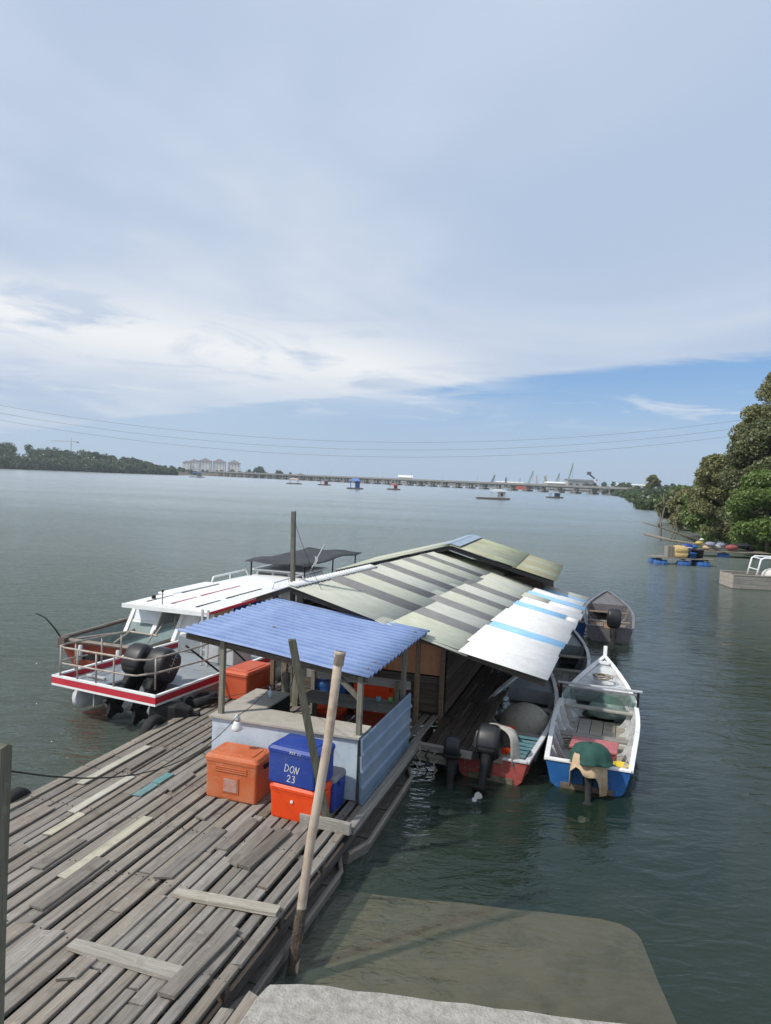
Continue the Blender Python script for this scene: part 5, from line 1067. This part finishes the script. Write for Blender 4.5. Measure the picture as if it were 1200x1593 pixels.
branch('upright dead snag standing in the shallows', [(28.6, 75, -.4), (28.5, 75, 1.8), (28.8, 75, 3.4), (28.6, 75, 4.8)], .10, 'dead_snag', 5, 4)
branch('thin leaning dead snag beside the upright snag', [(29.4, 74, -.4), (29.8, 74, 1.2), (29.5, 74, 2.6)], .08, 'dead_snag', 4, 6)
branch('twiggy dead branch above the mid bank trees', [(36.0, 84, 4.5), (35.8, 84, 6.4), (36.1, 84, 7.6)], .07, 'dead_snag', 7, 8)

# ------------------------------------------------------------------ rafts and barge by the right bank
def raft(label, X, Y, yaw, L, Wd, drums):
    r = empty('plank_raft', label, 'raft', X, Y, 0, yaw, 'rafts by the right bank', world=True); n = 8
    for k in range(n): MB().box((0, -Wd/2+Wd*(k+.5)/n, .48+random.uniform(-.01, .01)), (L, Wd/n-.03, .04)).build('plank', wood_mat('raft_plank', (.19, .165, .13), (.27, .24, .2), 0, .25), r)
    for x_ in (-L*.4, 0, L*.4): MB().box((x_, 0, .41), (.1, Wd, .1)).build('joist', DARKW, r)
    for (x_, y_) in drums:
        d = MB().lathe([(0, -.42), (.24, -.42), (.26, -.38), (.26, -.14), (.275, -.12), (.26, -.1), (.26, .1), (.275, .12), (.26, .14), (.26, .38), (.24, .42), (0, .42)], 16); d.xf(Matrix.Rotation(R(90), 4, 'Y')); o = d.build('drum', BLUEP2, r, True); o.location = (x_, y_, .06)
    return r
raft('small plank raft on blue drums carrying sacks and bins', 20.9, 51.0, -3, 4.0, 1.7, ((-1.55, -.6), (0, -.62), (1.35, -.66), (-1.55, .5), (1.35, .5)))
lb = empty('board_stack', 'stack of grey boards standing upright on the small raft', 'boards', 20.05, 50.9, .5, -3, world=True)
for k in range(5): MB().box((-.2+.1*k, 0, .38+.01*(k % 2)), (.075, .7, .76+.03*(k % 3))).build('board', GREY, lb, bevel=.004)
random.seed(21); mb = MB(); rings = []
for zz, hx, hy in ((0, .42, .36), (.1, .48, .42), (.3, .50, .43), (.38, .45, .40), (.46, .50, .43), (.66, .48, .42), (.78, .38, .34), (.84, .16, .15)): rings.append([p+Vector((random.uniform(-.03, .03), random.uniform(-.03, .03), random.uniform(-.03, .03))) for p in mb.rrect(random.uniform(-.03, .03), 0, zz, hx, hy, .14, 4)])
mb.loft(rings); lone(mb, 'sack', SACK, 'big straw coloured sack on the small raft', 'sack', 20.78, 50.9, .5, -3, None, True, smooth=True)
def tub(lab, X, Y, z, r, h, m, name='tub'): lone(MB().lathe([(0, 0), (r*.85, 0), (r, h), (r*1.05, h), (r*1.05, h+.03), (r*.95, h+.03), (r*.8, .03), (0, .03)], 18), name, m, lab, 'tub', X, Y, z, 0, None, True, smooth=True)
tub('black round bin on the small raft', 22.1, 51.05, .5, .42, .55, BLACKR); tub('blue tub in front of the black bin on the small raft', 21.55, 50.55, .5, .28, .36, BLUEP2)
tub('pale lilac basin on top of the small raft load', 21.45, 51.2, .9, .32, .28, mat('lilac_plastic', (.36, .38, .52), (.42, .44, .56), 3, bump=0)); lone(MB().box((0, 0, .2), (.6, .5, .4), None, (.9, .9)), 'bin', BLUEP, 'dark blue bin under the lilac basin', 'bin', 21.45, 51.2, .5, 0, None, True, bevel=.03)
raft('low dark raft heaped with coloured bundles behind the small raft', 27.3, 58.6, -6, 7.0, 1.8, ((-3, -.4), (0, -.4), (3, -.4)))
rn = random.Random(12); DULLY = mat('dull_yellow', (.38, .29, .07), (.46, .36, .12), 6, bump=.3); DULLR = mat('dull_red_cloth', (.20, .05, .05), (.27, .09, .08), 6, bump=.3); DULLP = mat('purple_grey_cloth', (.17, .17, .25), (.26, .26, .33), 6, bump=.3)
PAL = [('dark blue', BLUEP), ('bright blue', BLUEP2), ('yellow', DULLY), ('grey lilac', DULLP), ('dull red', DULLR), ('tan', TANCLOTH), ('white', WHITEP), ('black', BLACKR), ('grey', GREYCLOTH), ('purple grey', DULLP)]
POSW = ['at the near end', 'beside the yellow bundle', 'in the middle', 'beside the blue bundle', 'at the far end', 'next to the red bundle', 'on top', 'low at the tail end', 'behind the white bundle', 'at the tail end']
for k, ((nm, m), pw) in enumerate(zip(PAL, POSW)):
    x_ = (-2.9, -2.3, -1.8, -1.1, .6, -1.3, -1.75, 1.6, -.4, -.1)[k]; z_ = (.5, .5, .85, .75, .5, .5, 1.25, .5, .5, .72)[k]; s_ = (.42, .36, .34, .42, .5, .38, .17, .8, .45, .38)[k]
    mb = MB().ball((0, 0, s_*.6), (s_, s_*.8, s_*.5 if k != 7 else .16), 14, 8, .17); lone(mb, 'bundle', m, '%s bundle %s of the heaped raft' % (nm, pw), 'bundle', 27.3+x_, 58.5+rn.uniform(-.3, .3), z_, 0, 'bundles on the heaped raft', True, smooth=True)
BG = empty('wooden_barge', 'weathered square ended wooden barge at the right picture edge', 'barge', 22.2, 39.9, 0, -5, world=True)
bm_ = wood_mat('barge_timber', (.19, .18, .16), (.27, .26, .235), 0, .12)
for k in range(3):
    for s in (-1, 1): MB().box((0, s*.95, .12+.235*k), (6.2, .06, .225)).build('side_plank', bm_, BG)
    MB().box((-3.12, 0, .12+.235*k), (.06, 1.96, .225)).build('end_plank', wood_mat('barge_end', (.28, .25, .22), (.36, .325, .285), 1, .05), BG)
MB().box((0, 0, .60), (6.1, 1.85, .04)).build('deck', GREYX, BG); MB().box((-2.2, .1, .66), (1.2, .1, .08)).build('deck_timber', DARKX, BG)
for s in (-1, 1): MB().box((0, s*.96, .745), (6.3, .1, .05)).build('coaming', GREYX, BG)
fr = empty('pipe_frame', 'white pipe frame with netting standing on the barge', 'frame', 20.9, 39.9, .64, -5, world=True)
MB().tube([(-.55, -.6, 0), (-.35, -.6, .95), (-.2, -.6, 1.05), (1.4, -.6, 1.05)], .05, 8).build('front_hoop', WPAINT, fr, True); MB().tube([(-.55, .6, 0), (-.35, .6, .95), (-.2, .6, 1.05), (1.4, .6, 1.05)], .05, 8).build('rear_hoop', WPAINT, fr, True)
for z_, x_ in ((.4, -.47), (1.0, -.3), (1.05, .6)): MB().tube([(x_, -.6, z_), (x_, .6, z_)], .03, 6).build('cross_pipe', WPAINT, fr)
heap('white_net', mat('white_net', (.5, .49, .46), (.62, .61, .58), 20, rough=1, bump=1, bscale=50), 'white net heap under the pipe frame on the barge', *(0, 0, 0), (.55, .5, .5), 8, 'net'); nh = bpy.data.objects['white_net']; nh.location = (21.3, 39.6, .64)

# ------------------------------------------------------------------ far river: float houses
def float_house(label, X, Y, L, Wd, roofm, h=2.4, style='hip', wall=None, yaw=0):
    r = empty('float_house', label, 'houseboat', X, Y, 0, yaw, 'float houses on the river', world=True)
    MB().box((0, 0, .35), (L, Wd, .5)).build('raft', DARKX, r); MB().box((0, 0, .63), (L*.98, Wd*.98, .06)).build('deck', GREYX, r)
    rl = L*(.62 if style != 'long' else .45); x0 = 0 if style != 'long' else L*.15
    for sx in (-1, 1):
        for sy in (-1, 1): MB().box((x0+sx*rl*.44, sy*Wd*.38, .6+h/2), (.16, .16, h)).build('post', DARKW if wall is None else wall, r)
    z1 = .6+h; q = MB(); a, b = rl/2*1.1, Wd/2*1.05; q.add([(x0-a, -b, z1), (x0+a, -b, z1), (x0+a, b, z1), (x0-a, b, z1), (x0-a*.5, 0, z1+h*.4), (x0+a*.5, 0, z1+h*.4)], [(3, 2, 1, 0), (0, 1, 5, 4), (1, 2, 5), (2, 3, 4, 5), (3, 0, 4)]); q.build('roof', roofm, r)
    if wall is not None: MB().box((x0+rl*.22, 0, .63+h*.5), (rl*.4, Wd*.7, h*.96)).build('cabin', wall, r); MB().box((x0+rl*.22, -Wd*.36, .63+h*.5), (rl*.16, .06, h*.5)).build('window', WIN, r)
    if style == 'long':
        for k in range(9): MB().box((-L*.48+L*.07*k, -Wd*.48, 1.05), (.1, .1, .9)).build('rail_post', WWORN, r)
        MB().box((-L*.2, -Wd*.48, 1.5), (L*.58, .08, .1)).build('handrail', WWORN, r)
    return r
def at(px, Y): return (px-600)/1130*Y, Y
float_house('tiny dark float house far out near the left bank', *at(305, 640), 13, 5, NAVYHULL, 3, wall=GREYHULL)
float_house('red brown float house with pale roof left of its twin on the river', *at(456, 440), 9, 4.5, mat('pinkish_roof', (.42, .33, .29), (.5, .4, .36), .5, bump=0), 2.2)
float_house('red brown float house with dark roof right of its twin on the river', *at(503, 446), 7.8, 4, SHEDR, 2.0, wall=REDHULL)
float_house('tall blue tarpaulin float house in the middle of the river', *at(551, 340), 7.6, 4.5, mat('blue_tarp_roof', (.08, .16, .42), (.12, .2, .48), .5, bump=0), 3.2, wall=BLUETARP)
float_house('low red float house right of the blue one', *at(611, 370), 6.9, 4, REDHULL, 1.8, wall=REDHULL)
float_house('long white railed float house nearest on the river', *at(766, 240), 10.8, 4, LGREY, 2.1, 'long', WWORN)
float_house('small grey float house towards the far right bank', *at(862, 320), 7.0, 3.5, GREYHULL, 1.7, wall=NAVYHULL)

# ------------------------------------------------------------------ bridge
BR = empty('river_bridge', 'long low concrete road bridge on many piers across the river', 'bridge', 0, 0, 0, world=True)
b0, b1 = Vector((-236, 1010, 0)), Vector((190, 590, 0)); bd = (b1-b0); bl = bd.length; ang = math.atan2(bd.y, bd.x)
bc_ = (b0+b1)/2
def bpart(name, m, c, d): o = MB().box((0, 0, 0), d).build(name, m, BR); o.location = c; o.rotation_euler = (0, 0, ang); return o
bpart('deck', BRIDGEC, bc_+Vector((0, 0, 5.7)), (bl+30, 9, .9)); 
nrm = Vector((-bd.y, bd.x, 0)).normalized()
for s in (-1, 1): bpart('girder', PIERD, bc_+nrm*3*s+Vector((0, 0, 4.75)), (bl+28, 1.0, 1.0)); bpart('parapet', BRIDGEC, bc_+nrm*4.4*s+Vector((0, 0, 6.5)), (bl+30, .3, .7))
pm = MB().box((0, 0, 3.95), (1.4, 8, .7)); pm.box((0, -2.6, 2.2), (1.3, 1.3, 3.2)); pm.box((0, 2.6, 2.2), (1.3, 1.3, 3.2)); pier0 = None
cm = MB().box((0, 0, .55), (5.2, 10, 1.5)).mesh('pile_cap'); cm.materials.append(PIERD)
NP = 37
for k in range(NP):
    p = b0.lerp(b1, (k+.5)/NP)
    if pier0 is None: pier0 = pm.build('pier', BRIDGEC, BR); o = pier0
    else: o = pier0.copy(); COL.objects.link(o)
    o.location = p; o.rotation_euler = (0, 0, ang)
    c = bpy.data.objects.new('pile_cap', cm); COL.objects.link(c); c.parent = BR; c.location = p; c.rotation_euler = (0, 0, ang)
lp = MB().tube([(0, 0, 6.5), (0, 0, 14), (0, 1.5, 14.6)], .16, 5).mesh('lamp_pole'); lp.materials.append(LGREY)
for k in range(14):
    c = bpy.data.objects.new('lamp_post', lp); COL.objects.link(c); p = b0.lerp(b1, (k+.5)/14); c.location = p+nrm*4.4
    tag(c, 'slender lamp post on the long bridge', 'lamp post', 'lamp posts along the bridge')

# ------------------------------------------------------------------ apartments, shipyard
WINM = MB().box((0, 0, 0), (1.5, .3, 1.6)).mesh('window'); WINM.materials.append(WIN)
def apartment(label, px, Y, w, h, z0=2):
    X, Y = at(px, Y); r = empty('apartment_block', label, 'building', X, Y, z0, 8, 'apartment blocks beyond the left bank', world=True)
    MB().box((0, 0, h/2), (w, w*.8, h)).build('wall', APTW, r)
    q = MB(); a = w*.56; b = w*.46; q.add([(-a, -b, h), (a, -b, h), (a, b, h), (-a, b, h), (0, 0, h+w*.28)], [(3, 2, 1, 0), (0, 1, 4), (1, 2, 4), (2, 3, 4), (3, 0, 4)]); q.build('roof', APTR, r)
    nc = max(2, int(w/5))
    for i in range(nc):
        for j in range(4):
            o = bpy.data.objects.new('window', WINM); COL.objects.link(o); o.parent = r; o.location = (-w/2+w*(i+.5)/nc, -w*.4-.02, h-3-j*4.2)
for i, (px, w, h) in enumerate(((288, 14, 20), (300, 18, 22.5), (317, 23, 24), (339, 24, 23.5), (362, 23, 22.5))):
    apartment(('small white apartment block at the left end of the row', 'second white apartment block from the left end of the row', 'white apartment block in the middle of the row', 'fourth white apartment block of the row', 'white apartment block at the right end of the row')[i], px, 1400+i*6, w, h)
def jib(label, px, Y, zt, lean, m, r=.5, name='harbour_crane', tower=False):
    X, Y = at(px, Y); e = empty(name, label, 'crane', X, Y, 2, 0, 'cranes at the shipyard', world=True)
    if tower:
        MB().box((0, 0, zt/2), (1.2, 1.2, zt)).build('mast', m, e); MB().box((-11, 0, zt), (44, .8, 1.1)).build('jib', m, e); MB().box((0, 0, zt+3), (.8, .8, 6)).build('apex', m, e); MB().box((11, 0, zt-1), (3, 1, 2)).build('counterweight', CRANED, e)
    else:
        MB().box((0, 0, 3), (5, 4, 6)).build('cab', CRANED, e); b = Vector((lean, 0, zt)); k = MB()
        for s in (-1, 1): k.tube([(s*1.1, 0, 5), (b.x+s*.3, 0, b.z)], r*.55, 4)
        for i in range(10): t = i/10; t2 = (i+1)/10; k.tube([(1.1*(1-t)*(1)+b.x*t, 0, 5+(b.z-5)*t), (-1.1*(1-t2)+b.x*t2, 0, 5+(b.z-5)*t2)], r*.3, 4)
        k.build('boom', m, e); MB().tube([(b.x, 0, b.z), (b.x, 0, b.z*.45)], r*.2, 4).build('hoist_cable', CRANED, e)
    return e
jib('thin tower crane beyond the left bank woods', 108, 1200, 44, 0, CRANEY, tower=True, name='tower_crane')
for (px, zt, ln, m, lab) in ((763, 16, 4, CRANED, 'short dark crane left of the shipyard'), (820, 24, 6, CRANEG, 'green crane leaning right above the red ship'), (834, 18, -2, CRANEY, 'thin pale crane right of the red ship'), (843, 19, 4, CRANEY, 'pale crane of the crossed pair'), (850, 17, -5, CRANEG, 'green crane of the crossed pair'), (862, 22, 5, CRANEG, 'small green crane left of the tall one'), (880, 36, 7, CRANEG, 'tallest green crane beside the dark roofed warehouse'), (998, 22, 5, CRANEY, 'faint crane above the right bank woods'), (785, 13, 0, CRANED, 'stubby dark crane beside the bridge middle')):
    jib(lab, px, 1000, zt, ln, m, .8)
X, Y = at(921, 960); e = empty('ship_loader', 'white loader tower with dark sloping boom right of the warehouse', 'loader', X, Y, 2, 0, world=True)
MB().box((2, 0, 8), (4, 4, 16), None, (.5, .5)).build('tower', APTW, e); MB().bar((-7, 0, 22), (5, 0, 13), 1.2, 2.0).build('boom', CRANED, e); MB().box((-6.5, 0, 22.5), (5, 3, 4)).build('boom_head', CRANED, e)
def block(lab, px0, px1, Y, z1, wm_, rm, name='warehouse', z0=2, gable=2.0):
    xa, xb = at(px0, Y)[0], at(px1, Y)[0]; e = empty(name, lab, 'building', (xa+xb)/2, Y+10, z0, 0, 'buildings by the shipyard', world=True); w = xb-xa
    MB().box((0, 0, (z1-z0)/2), (w, 20, z1-z0)).build('wall', wm_, e); q = MB(); a, b, h = w*.52, 11, z1-z0; q.add([(-a, -b, h), (a, -b, h), (a, b, h), (-a, b, h), (-a, 0, h+gable), (a, 0, h+gable)], [(3, 2, 1, 0), (0, 1, 5, 4), (1, 2, 5), (2, 3, 4, 5), (3, 0, 4)]); q.build('roof', rm, e)
    for k in range(4): MB().box((-w*.375+w*.25*k, -10.05, h*.45), (w*.12, .2, h*.5)).build('bay_door', WIN, e)
block('large dark roofed warehouse beside the tallest crane', 881, 922, 940, 14, SHEDG, SHEDR); block('long pale roofed shed left of the dark warehouse', 850, 880, 950, 9.5, SHEDG, APTW); block('low white shed behind the bridge middle', 772, 812, 1150, 8.5, APTW, APTW, gable=1.5); block('pale long hall above the right bank woods', 958, 1004, 900, 11, APTW, APTW, gable=1.2); block('low white hall far behind the bridge', 618, 640, 1250, 10, APTW, APTW, gable=4)
sp = empty('moored_ship', 'red hulled ship lying behind the bridge at the shipyard', 'ship', *at(812, 880), 0, -8, world=True)
q = MB(); q.loft([[Vector((x_, -b*3.2, 5.2+dz)), Vector((x_, -b*2.6, -.3)), Vector((x_, b*2.6, -.3)), Vector((x_, b*3.2, 5.2+dz))] for x_, b, dz in ((-8, .8, .3), (-4, 1, 0), (4, 1, 0), (7, .7, .5), (9, .1, 1.2))]); q.build('hull', SHIPRED, sp); MB().box((-5, 0, 7), (4, 4, 4)).build('deckhouse', APTW, sp); MB().tube([(-4, 0, 8), (-4, 0, 14)], .3, 5).build('mast', CRANED, sp)

# ------------------------------------------------------------------ far woods (one mass each)
def wood_mass(name, label, line, height, size, per, m, dep=35, n=120):
    cl = []; L_ = len(line)-1
    for i in range(n):
        t = RNG.random()*L_; k = int(t); f = t-k; a, b = line[k], line[k+1]; hh = (height[k]*(1-f)+height[k+1]*f); d = RNG.random()**1.4
        x = a[0]*(1-f)+b[0]*f; y = a[1]*(1-f)+b[1]*f; rr = hh*(.13+.09*RNG.random()); zt = hh*(.35+.62*d)*(.85+.2*RNG.random())
        sx, sy = line_dir(a, b)
        cl.append(((x+sx*dep*d, y+sy*dep*d, max(zt-rr*.5, rr*.7)), (rr*1.1, rr*1.1, rr)))
        if d < .25: cl.append(((x+sx*dep*d*.5, y+sy*dep*d*.5, rr*.75), (rr*1.1, rr, rr*.9)))
    o = leaf_mesh(name, cl, per, size, m); return tag(o, label, 'woods', kind='stuff')
def line_dir(a, b):
    d = Vector((b[0]-a[0], b[1]-a[1])); d.normalize(); n_ = Vector((-d.y, d.x)); ref = Vector((1 if a[0] > 0 else -1, 1.2)); n_ = n_ if n_.dot(ref) > 0 else -n_; return n_.x, n_.y
wood_mass('mangrove_woods', 'dense green mangrove woods along the left bank', [(-640, 566), (-500, 646), (-415, 700), (-330, 750), (-262, 805), (-238, 835)], [32, 32, 30, 26, 20, 13], 1.0, 190, LEAFD, 60, 640)
wood_mass('distant_woods', 'low distant tree line in front of the apartment blocks', [(-250, 960), (-330, 1100), (-300, 1160), (-205, 1060)], [12, 11, 11, 9], 1.6, 110, LEAFD, 30, 60)
wood_mass('distant_woods', 'low tree line behind the left end of the bridge', [(-420, 1230), (-250, 1230), (-120, 1200)], [13, 12, 8], 1.8, 100, LEAFD, 30, 70)
tree('dark round tree clump behind the left end of the bridge', *at(402, 1080), 15, 11, LEAFD, 91, low=.1, ncl=26, per=90, size=1.6, group='trees behind the bridge'); tree('small round tree right of the dark clump behind the bridge', *at(432, 1080), 12, 6, LEAFD, 92, low=.1, ncl=18, per=80, size=1.4, group='trees behind the bridge')
wood_mass('riverside_woods', 'green woods along the far right bank beside the bridge end', [(190, 636), (167, 520), (137, 415), (103, 305), (77, 222), (67, 190)], [9, 8.5, 8.5, 7.5, 5.6, 4.8], .75, 150, LEAFD, 26, 170)
wood_mass('distant_woods', 'dark trees at the right end of the bridge', [(225, 800), (275, 800), (330, 760)], [13, 15, 12], 1.3, 110, LEAFD, 30, 60)
wood_mass('distant_woods', 'faint low tree line behind the bridge', [(-190, 1155), (0, 1125), (160, 1065), (235, 965)], [6, 5.5, 5.5, 7], 1.3, 90, LEAFD, 25, 120)

# ------------------------------------------------------------------ overhead lines
for i, dz in enumerate((0, -2.9, -5.6)):
    mb = MB(); Y = 250; P = []
    for k in range(61):
        X = -300+600*k/60; P.append((X, 0, .00062*X*X+.030*X+17.9+dz*.9-dz*.0))
    mb.tube(P, .04, 5); o = mb.build('overhead_line', PIERD, None, True); o.location = (0, Y, 0)
    tag(o, ('uppermost overhead power line spanning the river', 'middle overhead power line spanning the river', 'lowest overhead power line spanning the river')[i], 'power line', 'overhead lines')

# ------------------------------------------------------------------ air
HZ = MB().box((0, 0, 38.0), (2*BIG+200, 2*BIG+200, 90)).build('haze', bpy.data.materials.new('haze_air')); HZ['kind'] = 'stuff'
hm_ = HZ.data.materials[0]; hm_.use_nodes = True; g = NT(hm_.node_tree); out = g.new('ShaderNodeOutputMaterial'); pv = g.new('ShaderNodeVolumePrincipled')
pv.inputs['Density'].default_value = .00020; pv.inputs['Color'].default_value = (.80, .88, .96, 1); pv.inputs['Anisotropy'].default_value = .2; g.l.new(pv.outputs[0], out.inputs['Volume'])
